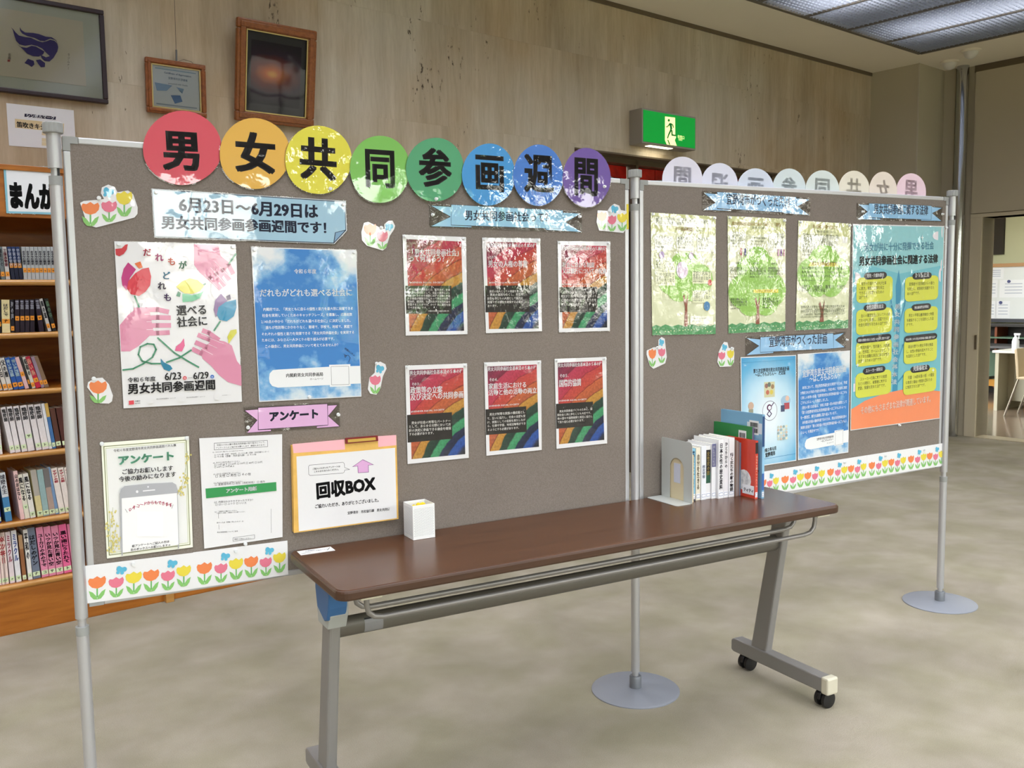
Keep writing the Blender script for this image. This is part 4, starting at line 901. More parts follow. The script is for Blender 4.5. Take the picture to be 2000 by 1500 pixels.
def crown(s,cx,cy,r,c=TGR):
    for a,b,k in ((-.6,.1,.6),(0,-.25,.75),(.6,.05,.6),(-.3,.4,.55),(.35,.4,.55)): s.ell(cx+a*r,cy+b*r*.6,r*k,r*k*.6,c,'tree_print',n=16)
def trunk(s,x,y0,y1,w=.05):
    s.poly([(x-w*.6,y0),(x,y0+.07),(x+w*.8,y0-.02),(x+w*.45,y0+.11),(x+w*.6,y1),(x-w*.7,y1),(x-w*.35,y0+.11),(x-w*1.1,y0+.02)],TRK,'tree_print')
def lines(s,x0,x1,y0,n,txt,dy=.022):
    pk=s.uq('lettering')
    for i in range(n): s.text(txt[i%len(txt)],(x0,y0+i*dy),(x1 if i<n-1 else x0+(x1-x0)*.6,y0+i*dy),TXT,part=pk)
def d1(s):
    s.rect(.05,.03,.93,.10,(236,238,214),'ground_print');lines(s,.07,.92,.05,3,('「男女共同参画社会」とは、性別等に関わりなく、だれもが','等しく尊重され、さまざまな分野に参画し、','ともに責任を担う社会です。'),.019)
    crown(s,.52,.52,.36);trunk(s,.52,.66,.93,.045)
    for x in (.05,.38,.7): s.rect(x,.185,x+.27,.30,(238,240,222),'ground_print');lines(s,x+.01,x+.26,.21,4,('人権を尊重し','性別による差別','を受けないこと'),.024)
    for x,y in ((.05,.42),(.05,.52),(.62,.5),(.62,.66)): s.rect(x,y-.03,x+.3,y+.07,(232,236,196),'ground_print');lines(s,x+.01,x+.29,y-.005,4,('学校や家庭で','教育を行うこと','国際社会と協力'),.022)
    s.ell(.85,.76,.05,.04,(70,130,176),'tree_print');s.ell(.9,.56,.035,.026,(200,90,84),'tree_print');s.ell(.15,.34,.04,.03,(170,150,190),'tree_print');s.ell(.6,.34,.04,.03,(150,120,160),'tree_print');s.ell(.46,.46,.09,.07,(214,196,216),'tree_print')
    s.rect(.58,.845,.95,.915,(236,238,214),'ground_print');lines(s,.6,.84,.87,2,('宜野湾市男女共同参画条例','くわしくはこちら'),.022)
def d2_(s):
    for x in (.03,.70): s.rect(x,.13,x+.27,.30,(236,238,214),'ground_print');lines(s,x+.01,x+.26,.15,6,('市民は、男女共同','参画に関する理解','を深め、協力し'),.022)
    lines(s,.38,.66,.185,3,('男女共同参画の推進は','市民の皆さまが協力して','行いましょう'),.028)
    crown(s,.5,.43,.3);crown(s,.5,.62,.42);trunk(s,.5,.69,.93,.05)
    for i,(x,c) in enumerate(((.2,(190,110,120)),(.27,(90,90,140)),(.85,(150,80,130)),(.9,(110,60,140)),(.95,(170,110,130)))): s.rect(x,.27,x+.03,.33,c,'tree_print')
    for x in (.12,.42,.74): lines(s,x,x+.16,.405,1,('教育者等',),.02)
    for x,y in ((.03,.45),(.36,.45),(.68,.45),(.03,.72),(.58,.72)): lines(s,x,x+.28,y,4,('事業活動において','男女共同参画に努','めるよう協力する'),.024)
    s.rect(.42,.625,.86,.655,(240,226,90),'ground_print');s.text('こんなことはやめましょう',(.44,.65),(.84,.65),(120,70,60),.01,1.2)
def d3(s):
    s.rect(.05,.125,.95,.34,(236,238,214),'ground_print');lines(s,.08,.76,.15,7,('男女共同参画の推進計画','啓発事業や情報の提供を行うこと','男女共同参画に関する調査研究','苦情や相談への対応をすること'),.028)
    s.rect(.84,.13,.93,.185,(226,226,220),'blank_print')
    crown(s,.5,.46,.42);s.poly([(.24,.375),(.72,.375),(.78,.41),(.2,.41)],(240,232,110),'ground_print');s.text('男女共同参画都市宣言',(.26,.405),(.74,.405),(120,80,60),.015,1.3)
    trunk(s,.48,.74,.93,.06);lines(s,.08,.92,.44,4,('私たち宜野湾市民は、男女がお互いに人権を尊重し','喜びも責任も分かち合いながら、その個性と能力を十分に'),.036);lines(s,.08,.92,.62,2,('家庭で、地域で、職場で、学校で','あらゆる分野に参画し'),.03);lines(s,.08,.92,.80,5,('世界の人々と手をつなぎ平和な社会を築くため','ここに宜野湾市を「男女共同参画都市」とすることを宣言します'),.022)
YT=(160,128,30)
treeposter([(127,230),(655,262),(655,1218),(140,1228)],'tree poster with a blue globe, beside the middle pole',d1,[('６つの基本理念',(.36,.135),(.64,.135),YT,.02),('（第３条）',(.67,.135),(.8,.135),TXT,0)])
treeposter([(753,258),(1225,282),(1222,1192),(760,1213)],'tree poster with small purple figures, in the middle of the three',d2_,[('男女共同参画を進めるための「協働」と「責務」',(.06,.075),(.93,.07),YT,.015),('（第３条～第７条）',(.38,.1),(.63,.1),TXT,0)])
treeposter([(1330,295),(1755,322),(1732,1170),(1307,1188)],'tree poster with a big round crown, beside the teal law poster',d3,[('市（行政）が取り組むこと',(.26,.06),(.74,.058),YT,.015),('（第８条～第19条）とりくみ',(.32,.1),(.7,.1),TXT,0)])
# law poster
s=Sheet(B2,'law_poster','tall teal poster with lime boxes, blue tree and orange foot','poster',base=.0006,lam=2)
Q=[(1665.2,437.6),(1844,441.5),(1835,817.5),(1660.3,841)]
s.sheet(Q,PAPER);s.unit(*Q)
s.poly([(.006,.006),(.994,.004),(.994,.996),(.006,.996)],(142,198,204),'ground_print')
s.poly([(.006,.22),(.2,.2),(.5,.24),(.994,.2),(.994,.9),(.006,.9)],(112,184,198),'ground_print')
for a in ((.93,.05,.1,.022),(.98,.03,.06,.03),(.98,.2,.07,.03),(.97,.25,.06,.035),(.03,.26,.06,.03),(.02,.79,.1,.02),(.08,.8,.1,.018),(.04,.76,.05,.02)):
    x,y,rx,ry=a;s.ell(min(max(x,.006+rx*.2),.994-.0),y,min(rx,.994-x+.0001) if x>.5 else rx,ry,(226,220,226),'cloud_print',a0=90 if x>.5 else -90,a1=270 if x>.5 else 90,n=14)
TB=(62,142,176)
s.poly([(.44,.84),(.475,.6),(.46,.3),(.49,.22),(.52,.3),(.51,.6),(.5,.84)],TB,'tree_print')
for a in ([(.47,.8),(.4,.76),(.34,.79)],[(.47,.8),(.56,.755),(.62,.79)],[(.47,.66),(.4,.58),(.36,.58)],[(.48,.7),(.55,.6),(.6,.58)],[(.48,.5),(.42,.4),(.4,.33)],[(.5,.5),(.56,.4),(.58,.33)]): s.line(a,.008,TB,'tree_print')
s.poly([(.006,.895),(.15,.86),(.35,.835),(.55,.825),(.75,.83),(.994,.855),(.994,.996),(.006,.996)],(238,140,96),'ground_print')
s.text('男女が共に十分に発揮できる社会',(.12,.13),(.88,.118),(92,150,176),.015,1.2,2);s.text('男女共同参画社会に関連する法律',(.07,.198),(.93,.188),(34,44,54),.03,1.2,2)
s.text('男女共同参画社会基本法',(.485,.385),(.46,.80),(226,238,242),.02,1.15,2,vert=True,vs=.74)
LM=(208,212,78)
for i,(h1,bt) in enumerate((('育児・介護休業法',('　育児や介護をする人が仕事','に就き、家庭と仕事を両立','できるよう支援するための','法律です。')),('女性活躍推進法',('　自らの職業生活においてその能','力を十分に発揮し、活躍できる','社会を実現するための法律です。')),('困難な問題を抱える女性への支援に関する法律',('　家庭内暴力、性的暴力、人間関','係、性搾取、ホームレスなど、さ','まざまな困難な状況にある女性を','支援するための法律です。')),('ストーカー規制法',('　ストーカー行為に対する処罰','などの規制と、被害者に対する','援助、保護を定めた法律です。')))):
    y=.245+i*.155;s.rrect(.045,y+.012,.425,y+.135,.05,LM,'box_print',-.02,ry=.022);s.rrect(.12 if i!=2 else .05,y-.012,.36 if i!=2 else .42,y+.022,.04,(44,44,48),'box_print',-.02,ry=.016)
    s.text(h1,(.15 if i!=2 else .065,y+.012),(.33 if i!=2 else .4,y+.008),WH,.012,1.25)
    for j,t in enumerate(bt): s.text(t,(.07,y+.05+j*.022),(.07+.33*(len(t)/15.),y+.047+j*.022),(60,66,40),0,1.2)
for i,(h1,bt) in enumerate((('ＤＶ防止法',('　配偶者や元配偶者からの暴力','を防止し、被害者を保護するた','めの法律です。')),('男女雇用機会均等法',('　男女の平等な雇用機会と待遇','を確保することを目的とした法','律です。')),('政治分野における男女共同参画の推進に関する法律',('　政治分野での男女平等を推進','し、女性の参画を拡大すること','を目的とした法律です。')),('児童福祉法',('　児童（18歳未満の者）の健全','な育成と福祉の推進を図るため','に制定された法律です。')))):
    y=.25+i*.158;s.rrect(.56,y+.008,.94,y+.132,.05,LM,'box_print',-.02,ry=.022);s.rrect(.64 if i!=2 else .56,y-.012,.86 if i!=2 else .94,y+.022,.04,(44,44,48),'box_print',-.02,ry=.016)
    s.text(h1,(.67 if i!=2 else .58,y+.012),(.83 if i!=2 else .92,y+.008),WH,.012,1.25)
    for j,t in enumerate(bt): s.text(t,(.585,y+.052+j*.024),(.585+.33*(len(t)/15.),y+.048+j*.024),(60,66,40),0,1.2)
s.text('その他にもさまざまな法律が関連しています。',(.10,.925),(.90,.905),(244,226,214),.012,1.5,2)
for x,y in ((.11,.06),(.74,.06),(.9,.74),(.06,.68)): s.poly([(x-.018,y),(x-.004,y-.003),(x,y-.015),(x+.004,y-.003),(x+.018,y),(x+.004,y+.003),(x,y+.015),(x-.004,y+.003)],(226,236,236),'sparkle_print')
s.quad=None;s.film([(1664,436.5),(1845,440.5),(1836,818.5),(1659,842)],FILMC);s.pin(1755,830);s.pin(1847,445);s.build()
# two plan posters
PZ=(1240,640,4.1667)
s=Sheet(B2,'plan_poster','pale blue plan poster with round emblem and small drawings, behind the books','poster',PZ,base=.0006,lam=1)
q=[(858,240),(1310,222),(1312,1082),(868,1150)];s.sheet(q,PAPER);s.unit(*q)
s.pic([(.012,.008),(.99,.008),(.99,.992),(.012,.992)],PLANBG)
s.text('第５次宜野湾市男女共同参画計画',(.22,.148),(.87,.14),INK,.02,1.35,2);s.text('～はごろもぷらん～　改定版',(.25,.182),(.8,.175),INK,.02,1.3,2)
s.ell(.51,.50,.135,.092,(110,110,130),'emblem_print',n=30);s.ell(.51,.50,.128,.087,(228,238,244),'emblem_print',n=30)
s.ell(.50,.47,.045,.03,(90,40,80),'emblem_print');s.ell(.505,.472,.028,.019,(232,238,244),'emblem_print');s.line([(.5,.5),(.46,.53),(.5,.555),(.54,.53),(.5,.5)],.004,(70,40,90),'emblem_print');s.line([(.545,.455),(.58,.43)],.004,(70,40,90),'emblem_print')
s.rect(.41,.235,.6,.375,(206,204,166),'drawing_print');
for x,y,c in ((.45,.27,(150,110,100)),(.5,.26,(110,120,110)),(.56,.28,(160,130,100)),(.47,.33,(190,110,90)),(.54,.33,(216,196,90))): s.ell(x,y,.03,.022,c,'drawing_print')
s.ell(.8,.42,.09,.05,(160,190,214),'drawing_print');s.rect(.77,.44,.87,.5,(176,80,90),'drawing_print');s.ell(.83,.4,.035,.026,(226,190,170),'drawing_print');s.rect(.71,.46,.78,.52,(70,80,110),'drawing_print')
s.ell(.17,.44,.05,.035,(200,170,150),'drawing_print');s.rect(.13,.47,.21,.53,(150,150,130),'drawing_print')
for i in range(5):
    for j in range(4): s.ell(.66+j*.05,.66+i*.028,.022,.013,((196,206,196),(210,190,170),(150,170,170),(226,222,196))[(i+j)%4],'drawing_print',n=10)
s.text('令和２年６月',(.38,.88),(.62,.868),INK,.02,1.4,2);s.text('宜野湾市',(.42,.925),(.6,.915),INK,.02,1.4,2)
s.line([(.02,.05),(.98,.04)],.001,(70,140,180),'outline_print');s.line([(.02,.945),(.98,.93)],.0015,(60,130,180),'outline_print')
s.quad=None;s.film([(852,236),(1314,218),(1316,1086),(864,1155)],FILMC);s.build()
s=Sheet(B2,'plan_poster','blue sky plan poster with white writing, between the emblem poster and the teal one','poster',PZ,base=.0006,lam=1)
q=[(1323,215),(1750,185),(1735,1015),(1325,1078)];s.sheet(q,PAPER);s.unit(*q);s.pic([(.012,.008),(.99,.008),(.99,.992),(.012,.992)],SKYP)
s.text('宜野湾市男女共同参画計画',(.09,.222),(.93,.205),WH,.015,1.5,2);s.text('～はごろもぷらん～',(.22,.275),(.82,.26),WH,.015,1.5,2)
for i,t in enumerate(('　本市において、男女共同参画社会を実現するため、平成','が策定された平成15年度を初年度に、平成29年に「社会的に策定','く新しい本市の計画「宜野湾市男女共同参画計画～はごろも','ごろもぷらん～」を策定しました。','　現在の第５次計画は、令和２年度～同10年度を期間として','「第５次宜野湾市男女共同参画計画～はごろもぷらん～」','を一部改訂、新たな課題に取り組んでいます。','　本年度は計画の最終年度であるため、男女共同参画社会の','実現を目指す「第６次計画の男女共同参画計画～はごろもぷ','らん～」を策定中です。')): s.text(t,(.05,.335+i*.047),(.05+.9*min(1,len(t)/26.),.335+i*.047-.012*min(1,len(t)/26.)),WH,0,1.35)
s.poly([(.13,.85),(.16,.815),(.24,.80),(.7,.785),(.99,.775),(.99,.895),(.7,.905),(.24,.915),(.16,.905),(.13,.88)],(232,234,236),'ground_print');s.rect(.71,.765,.89,.915,(232,234,236),'ground_print');s.line([(.73,.775),(.88,.77),(.88,.905),(.73,.91)],.0008,INK,closed=True)
s.text('宜野湾市男女共同参画計画',(.36,.838),(.69,.83),INK,.01,1.3);s.text('～はごろもぷらん～',(.44,.862),(.69,.855),INK,.01,1.3);s.text('ホームページ',(.56,.885),(.69,.88),INK)
s.line([(.84,.66),(.88,.67),(.86,.68),(.9,.7),(.89,.73)],.0012,INK);s.quad=None
s.film([(1319,210),(1755,180),(1740,1019),(1322,1083)],FILMC);s.build()
# ------------------------------------------------------------------ pictures on the stone wall
def wallroot(name,X,z,lab,cat,tilt=0): 
    r=empty(name,RW(X,YW,z),AW,lab,cat);r.rotation_euler=(tilt,0,AW);return r
def framed(name,x0,x1,z0,z1,depth,w,m,lab,cat='framed picture',tilt=0,prof=None):
    """root at the top of the frame back; local x centred, z downwards from the top"""
    X=(x0+x1)/2;r=wallroot(name,X,z1,lab,cat,tilt);r.location=RW(X,YW-(z1-z0)*math.sin(tilt),z1);hw=(x1-x0)/2;h=z1-z0;yb=-.006
    if tilt: yb=-.008
    for (a,b,c,d) in ((-hw,hw,-w,0),(-hw,hw,-h,-h+w),(-hw,-hw+w,-h+w,-w),(hw-w,hw,-h+w,-w)):
        MB().box(a,b,yb-depth,yb,c,d,m).build('frame_rail',r,bevel=min(.008,w*.2))
    if prof: 
        q=w*.32
        for (a,b,c,d) in ((-hw+q,hw-q,-w+q*.4,-q),(-hw+q,hw-q,-h+q,-h+w-q*.4),(-hw+q,-hw+w-q*.4,-h+w-q*.4,-w+q*.4),(hw-w+q*.4,hw-q,-h+w-q*.4,-w+q*.4)):
            MB().box(a,b,yb-depth-.006,yb-depth+.002,c,d,m).build('moulding',r,bevel=.003)
        g=.006
        for (a,b,c,d) in ((-hw+w,hw-w,-w-g,-w),(-hw+w,hw-w,-h+w,-h+w+g),(-hw+w,-hw+w+g,-h+w,-w),(hw-w-g,hw-w,-h+w,-w)): MB().box(a,b,yb-depth+.004,yb-depth+.012,c,d,prof).build('gilt_slip',r)
    return r,hw,h,yb-depth*.45
BLKF=mat('dark_frame',(44,26,28),.35)
r,hw,h,y=framed('framed_print',.62,1.415,2.405,2.855,.028,.022,BLKF,'large dark-framed print of a purple flame-like emblem on cream paper')
MB().box(-hw+.02,hw-.02,y,y+.004,-h+.02,-.02,mat('grey_mount',(176,176,158),.8)).build('mount',r)
MB().box(-.31,.30,y-.002,y,-h+.075,-.068,mat('cream_print_paper',(190,180,156),.8)).build('print_paper',r)
s=Sheet(Plane(nw*(YW-.022),AW),'x','','',zoom=(0,0,7.143));PU=(54,40,100)
r_x=(.62+1.415)/2
s.n=2
for P in ([(152,382),(185,410),(215,450),(262,495),(340,515),(430,528),(520,570),(590,590),(650,575),(700,555),(760,570),(800,610),(812,660),(800,720),(770,760),(700,790),(640,735),(590,680),(520,645),(440,625),(350,640),(270,620),(225,570),(200,500),(180,420)],
          [(275,380),(300,420),(350,455),(460,460),(540,475),(640,512),(720,520),(780,560),(805,615),(770,560),(700,540),(620,575),(560,570),(480,530),(380,505),(310,470),(280,430)],
          [(238,615),(290,655),(370,668),(440,640),(500,650),(570,690),(620,720),(600,760),(540,790),(460,785),(380,750),(320,690)],
          [(560,760),(640,800),(740,770),(790,735),(745,810),(690,860),(620,850),(580,810)],
          [(340,880),(390,820),(470,850),(480,900),(440,935),(395,900)],[(500,840),(560,830),(628,880),(625,935),(570,940),(530,890)]): s.poly(P,PU,'emblem_print')
s.text('キジムナー',(960,740),(950,975),(110,100,88),0,.7,1,vert=True);s.text('名嘉',(135,745),(130,830),(110,90,84),0,1,1,vert=True);s.rect(104,832,140,862,(160,70,60),'seal_print')
for k,m in s.parts.items():
    m.v=[(a-r_x,-.0232-.0003*0+(b+.0)*.0-.0+ (b+.0007)*1.0,c-2.855) for a,b,c in m.v];m.build(k.split('#')[0],r)
fm=MB();fm.add([(-hw+.02,-.0262,-h+.02),(hw-.02,-.0262,-h+.02),(hw-.02,-.0262,-.02),(-hw+.02,-.0262,-.02)],[(0,1,2,3)],GLASS);fm.build('glass',r)
r,hw,h,y=framed('framed_certificate',1.602,1.912,2.391,2.664,.024,.028,FRAMEW,'small wooden-framed certificate hanging on a thin wire',tilt=.035,prof=mat('gilt',(206,182,120),.3,.6))
MB().box(-hw+.02,hw-.02,y,y+.003,-h+.02,-.02,mat('certificate_paper',(206,208,206),.6)).build('certificate_paper',r)
m=MB()
for i in range(12):
    a=-hw+.05+(2*hw-.1)*i/12;m.add([(a,y-.001,-.045),(a+.018,y-.001,-.045),(a+.018,y-.001,-.051),(a,y-.001,-.051)],[(0,1,2,3)],col((150,170,180)));m.add([(a,y-.001,-h+.045),(a+.018,y-.001,-h+.045),(a+.018,y-.001,-h+.051),(a,y-.001,-h+.051)],[(0,1,2,3)],col((150,160,170)))
m.build('border_print',r)
s=Sheet(Plane((0,0),0),'x','','');s.q=lambda a,b:(a,b)
s.text('Certificate of Appreciation',(-.06,-.07),(.08,-.072),(60,84,110),.01,1.,1);s.text('宜野湾市民図書館',(-.04,-.095),(.06,-.096),(90,110,130));s.text('presented with thanks',(-.04,-.12),(.06,-.12),(110,120,130))
s.poly([(-.11,-.12),(-.02,-.125),(-.05,-.155),(-.10,-.16)],(140,164,190),'map_print');s.poly([(-.03,-.175),(.02,-.17),(.03,-.2),(-.01,-.215)],(96,128,170),'map_print');s.poly([(.0,-.13),(.04,-.135),(.03,-.16)],(140,164,190),'map_print')
for k,mm in s.parts.items(): mm.v=[(a,y-.0012+b*.2,c) for a,b,c in mm.v];mm.build(k.split('#')[0],r)
m=MB();m.add([(-hw+.026,y-.006,-h+.026),(hw-.026,y-.006,-h+.026),(hw-.026,y-.006,-.026),(-hw+.026,y-.006,-.026)],[(0,1,2,3)],GLASS);m.build('glass',r)
wr=MB();wr.tube([(0.01,-.004,.0),(.012,-.003,.06),(.012,-.003,ZC-2.664-.03)],.0012,mat('wire',(90,84,76),.4,.6),6);wr.tube([(.012,-.004,.0),(.05,-.004,.018),(.09,-.004,.012),(.11,-.004,-.005)],.001,mat('wire',(90,84,76),.4,.6),6)
wr.build('wire',r);MB().tube([(.011,-.006,.005),(.012,-.006,.06)],.005,mat('hook_metal',(120,118,114),.3,.8),10).build('hook',r)
r,hw,h,y=framed('sunset_picture',2.066,2.530,2.398,2.928,.034,.052,FRAMEW,'wooden-framed photograph of a red sunset behind reflecting glass',tilt=.15,prof=mat('gilt',(206,182,120),.3,.6))
MB().box(-hw+.045,hw-.045,y,y+.003,-h+.045,-.045,mat('black_mount',(24,22,34),.5)).build('mount',r)
m=MB();m.add([(-hw+.085,y-.001,-h+.10),(hw-.085,y-.001,-h+.10),(hw-.085,y-.001,-.10),(-hw+.085,y-.001,-.10)],[(0,1,2,3)],SUNSET,[(0,0),(1,0),(1,1),(0,1)]);m.build('photograph',r)
m=MB();gx=12;gz=14
GL2=film_mat('wavy_glass',.004,3,.00005)
m.add([(-hw+.05,y-.007,-h+.05),(hw-.05,y-.007,-h+.05),(hw-.05,y-.007,-.05),(-hw+.05,y-.007,-.05)],[(0,1,2,3)],GL2);m.build('glass',r)
# white caption sheet
s=Sheet(WALLP,'caption_sheet','white caption sheet taped on the stone under the dark-framed print','paper',(0,0,4),base=.0005)
s.sheet([(48,805),(575,862),(595,1175),(70,1138)],PAPER)
s.poly([(192,888),(436,912),(434,936),(190,912)],(40,36,60));s.text('シンボルマーク',(204,916),(428,934),WH,.02,1.,2)
s.poly([(116,928),(500,966),(498,1035),(118,998)],(216,196,156));s.text('笛吹きキジムナー',(132,992),(490,1030),INK,.03,1.1,2)
for y_ in (1028,1078,1108): s.poly([(326,y_),(470,y_+14),(470,y_+42),(326,y_+28)],(220,204,168))
s.build()
# ------------------------------------------------------------------ bookcase with comics
YB=4.361;BX0,BX1=-.35,1.95
BP=Plane(nw*YB,AW)
bc=empty('bookcase',RW(.8,YB,0),AW,'two-metre wooden bookcase full of comics against the stone wall','bookcase')
def bx(a,b,y0,y1,z0,z1,m,name,bev=.002): return MB().box(a-.8,b-.8,y0-YB,y1-YB,z0,z1,m).build(name,bc,bevel=bev)
YK=YW-.012
for a in (BX0,.79-.42-.0,1.40,BX1-.025):
    if a in (BX0,1.40,BX1-.025): bx(a,a+.025,YB+.006,YK,.0,1.985,OAK,'side_panel')
bx(BX0,BX1,YK-.012,YK,.02,1.985,OAK,'back_panel');bx(BX0,BX1,YB,YK,1.985,2.008,OAK,'top_board')
bx(BX0,BX1,YB+.008,YB+.025,1.79,1.985,OAK,'header_board')
SH=[1.527,1.302,1.057,.785,.49,.218]
SHD=[]
for z in SH:
    bx(BX0+.02,BX1-.02,YB+.012,YK,z-.022,z,OAK,'shelf')
    m=MB();m.tube([(BX0+.02-.8,.009,z-.012),(BX1-.02-.8,.009,z-.012)],.0125,OAKF,12);m.build('shelf_lip',bc,smooth=True)
bx(BX0,BX1,YB+.004,YB+.02,0,.2,OAK,'plinth');bx(1.402,1.44,YB-.03,YB+.004,.0,.05,OAKF,'foot_block')
s=Sheet(Plane(nw*(YB+.006),AW),'shelf_sign','blue-bordered white sign with large hiragana on top of the bookcase','sign',(0,300,4),base=.0005)
s.sheet([(25,88),(430,105),(430,477),(50,465)],col((140,196,212)));s.poly([(45,108),(424,124),(424,460),(66,450)],WH)
s.text('まんが',(72,420),(428,433),(20,20,22),.05,1.9,2);s.film([(22,84),(434,102),(434,482),(46,470)]);s.build()
ORDN=['first','second','third','fourth','fifth','sixth','seventh','eighth','ninth','tenth','eleventh','twelfth','thirteenth','fourteenth','fifteenth','sixteenth','seventeenth','eighteenth']
CN={}
def book(zoom,zbase,xt,xb,w,ytop,ybot,c,sticker=None,stz=.2,txt=None,tc=(50,50,54),lab='',shelf='',c2=None,split=.5,depth=.13,trange=(.06,.6)):
    """spine given by its outline in a view of the shelf; built as a leaning box"""
    P=lambda x,y:BP.px(zoom[0]+x/zoom[2],zoom[1]+y/zoom[2])
    a=P(xb,ybot);b=P(xb+w,ybot);t=P(xt,ytop)
    W_=abs(b[0]-a[0])-.0012;Hh=t[1]-a[1];lean=math.atan2(t[0]-a[0],Hh);Hh=math.hypot(Hh,t[0]-a[0])
    X=a[0]
    # leaning books pivot on the lower edge
    z=zbase+.0006+(W_*math.sin(-lean) if lean<0 else 0)*1.0
    if lean>0: z=zbase+.0006+W_*math.sin(lean)
    r=empty('comic_book',RW(X,YB+.028,z if lean>0 else zbase+.0006),AW,lab,'book','comics on the %s'%shelf)
    r.rotation_euler=(0,lean,AW)
    mc=mat('cover_%d_%d_%d'%c,c,.35,var=(60,.03))
    MB().box(0,.0008,0,depth,0,Hh,mc).box(W_-.0008,W_,0,depth,0,Hh,mc).box(0.0008,W_-.0008,0,.001,0,Hh,mc).build('cover',r)
    MB().box(.0008,W_-.0008,.001,depth-.003,.002,Hh-.002,mat('page_block',(214,204,180),.8)).build('page_block',r)
    if c2: MB().box(.0,W_,-.0003,0.0,Hh*split,Hh,mat('cover_%d_%d_%d'%c2,c2,.35)).build('cover_band',r)
    if sticker:
        MB().box(.0006,W_-.0006,-.0006,-.0003,Hh*stz,Hh*stz+.019,mat('sticker_%d_%d_%d'%sticker,sticker,.4)).build('call_number_label',r)
        s=Sheet(Plane((0,0),0),'x','','');s.q=lambda p,q:(p,q);s.n=1
        s.text(random.choice('コサトナヤマ'),(W_*.25,Hh*stz+.004),(W_*.75,Hh*stz+.004),(40,30,20),.03,1,1);mm=s.parts[s.last];mm.v=[(p,-.0008,q) for p,_,q in mm.v];mm.build('label_lettering',r)
    if txt:
        s=Sheet(Plane((0,0),0),'x','','');s.q=lambda p,q:(p,q)
        u0,u1=trange;s.text(txt,(W_/2,Hh*(1-u0)),(W_/2,Hh*(1-u1)),tc,.03,min(1.4,W_*.8/((u1-u0)*Hh/len(txt))),1,vert=True);mm=s.parts[s.last];mm.v=[(p,-.0008,q) for p,_,q in mm.v];mm.build('lettering',r)
    return r
def row(zoom,zb,yt,yb,items,shelf,kinds):
    n=len(items)
    for i,it in enumerate(items):
        k=n-1-i;xt,xb,w=it[0],it[1],it[2];c=it[3];kw=it[4] if len(it)>4 else {}
        what=kw.pop('what','');dyt=kw.pop('dyt',0)
        frac=max(0,min(1.2,(xb+w/2-kinds[0])/(kinds[1]-kinds[0])))
        y0=yt[0]+(yt[1]-yt[0])*frac+dyt;y1=yb[0]+(yb[1]-yb[0])*frac
        book(zoom,zb,xt,xb,w,y0,y1,c,lab='%s, %s from the silver pole on the %s'%(what,ORDN[k],shelf),shelf=shelf,**kw)
OG=(232,150,50);LGN=(214,232,190);Z6=(0,460,6.25)
D=dict
gb=(176,180,180)
items=[(-110,-75,48,(150,150,150),D(what='grey comic',sticker=OG,stz=.1,txt='暗殺教室')),(-60,-20,52,(40,44,50),D(what='dark comic',sticker=OG,stz=.1)),(-10,35,50,(112,122,124),D(what='slate comic',sticker=OG,stz=.1,txt='星をつぐ')),(42,92,54,(196,192,188),D(what='off-white comic',sticker=OG,stz=.1,txt='三国志物語',tc=(120,50,60)))]
items+=[(102+i*52,158+i*50,48,(34,38,56),D(what='navy comic',sticker=OG,stz=.36,txt='宇宙の彼方',tc=(200,204,214),c2=(46,62,104),split=.55)) for i in range(3)]
items+=[(278+i*51,310+i*49,48,gb,D(what='pale grey series comic',sticker=OG,stz=.22,txt='おきなわ歴史',tc=(50,50,62),trange=(.12,.55))) for i in range(10)]
row(Z6,SH[0],(125,135),(530,540),items,'upper comic shelf',(0,800))
items=[(-130,-120,50,(60,50,50),D(what='brown comic',sticker=OG,stz=.2)),(-60,-50,52,(44,44,50),D(what='black comic',sticker=OG,stz=.15)),(-8,-6,40,(30,28,34),D(what='slim black comic',sticker=OG,stz=.2)),(32,44,102,(226,212,160),D(what='thick cream comic',txt='はだしで',sticker=OG,stz=.28,tc=(90,90,90),trange=(.12,.5))),(140,152,46,(32,30,36),D(what='slim dark comic',sticker=OG,stz=.06,txt='海の声',tc=(180,180,190)))]
items+=[(198+i*61,204+i*62,56,(42,34,44),D(what='dark plum series comic',sticker=OG,stz=.36,txt='夜の物語',tc=(186,186,198),trange=(.03,.3))) for i in range(4)]
items+=[(442,500,60,(46,36,48),D(what='dark tilted comic',sticker=OG,stz=.36,txt='夜の物語',tc=(186,186,198),trange=(.03,.3))),(496,608,44,(190,188,184),D(what='leaning pale comic',sticker=OG,stz=.1,txt='風の道')),(560,665,48,(34,36,34),D(what='leaning black comic with cream edge',sticker=OG,stz=.1,txt='森の中',tc=(120,150,120)))]
row(Z6,SH[1],(772,775),(1180,1172),items,'second comic shelf',(0,700))
Z7=(0,660,6.25)
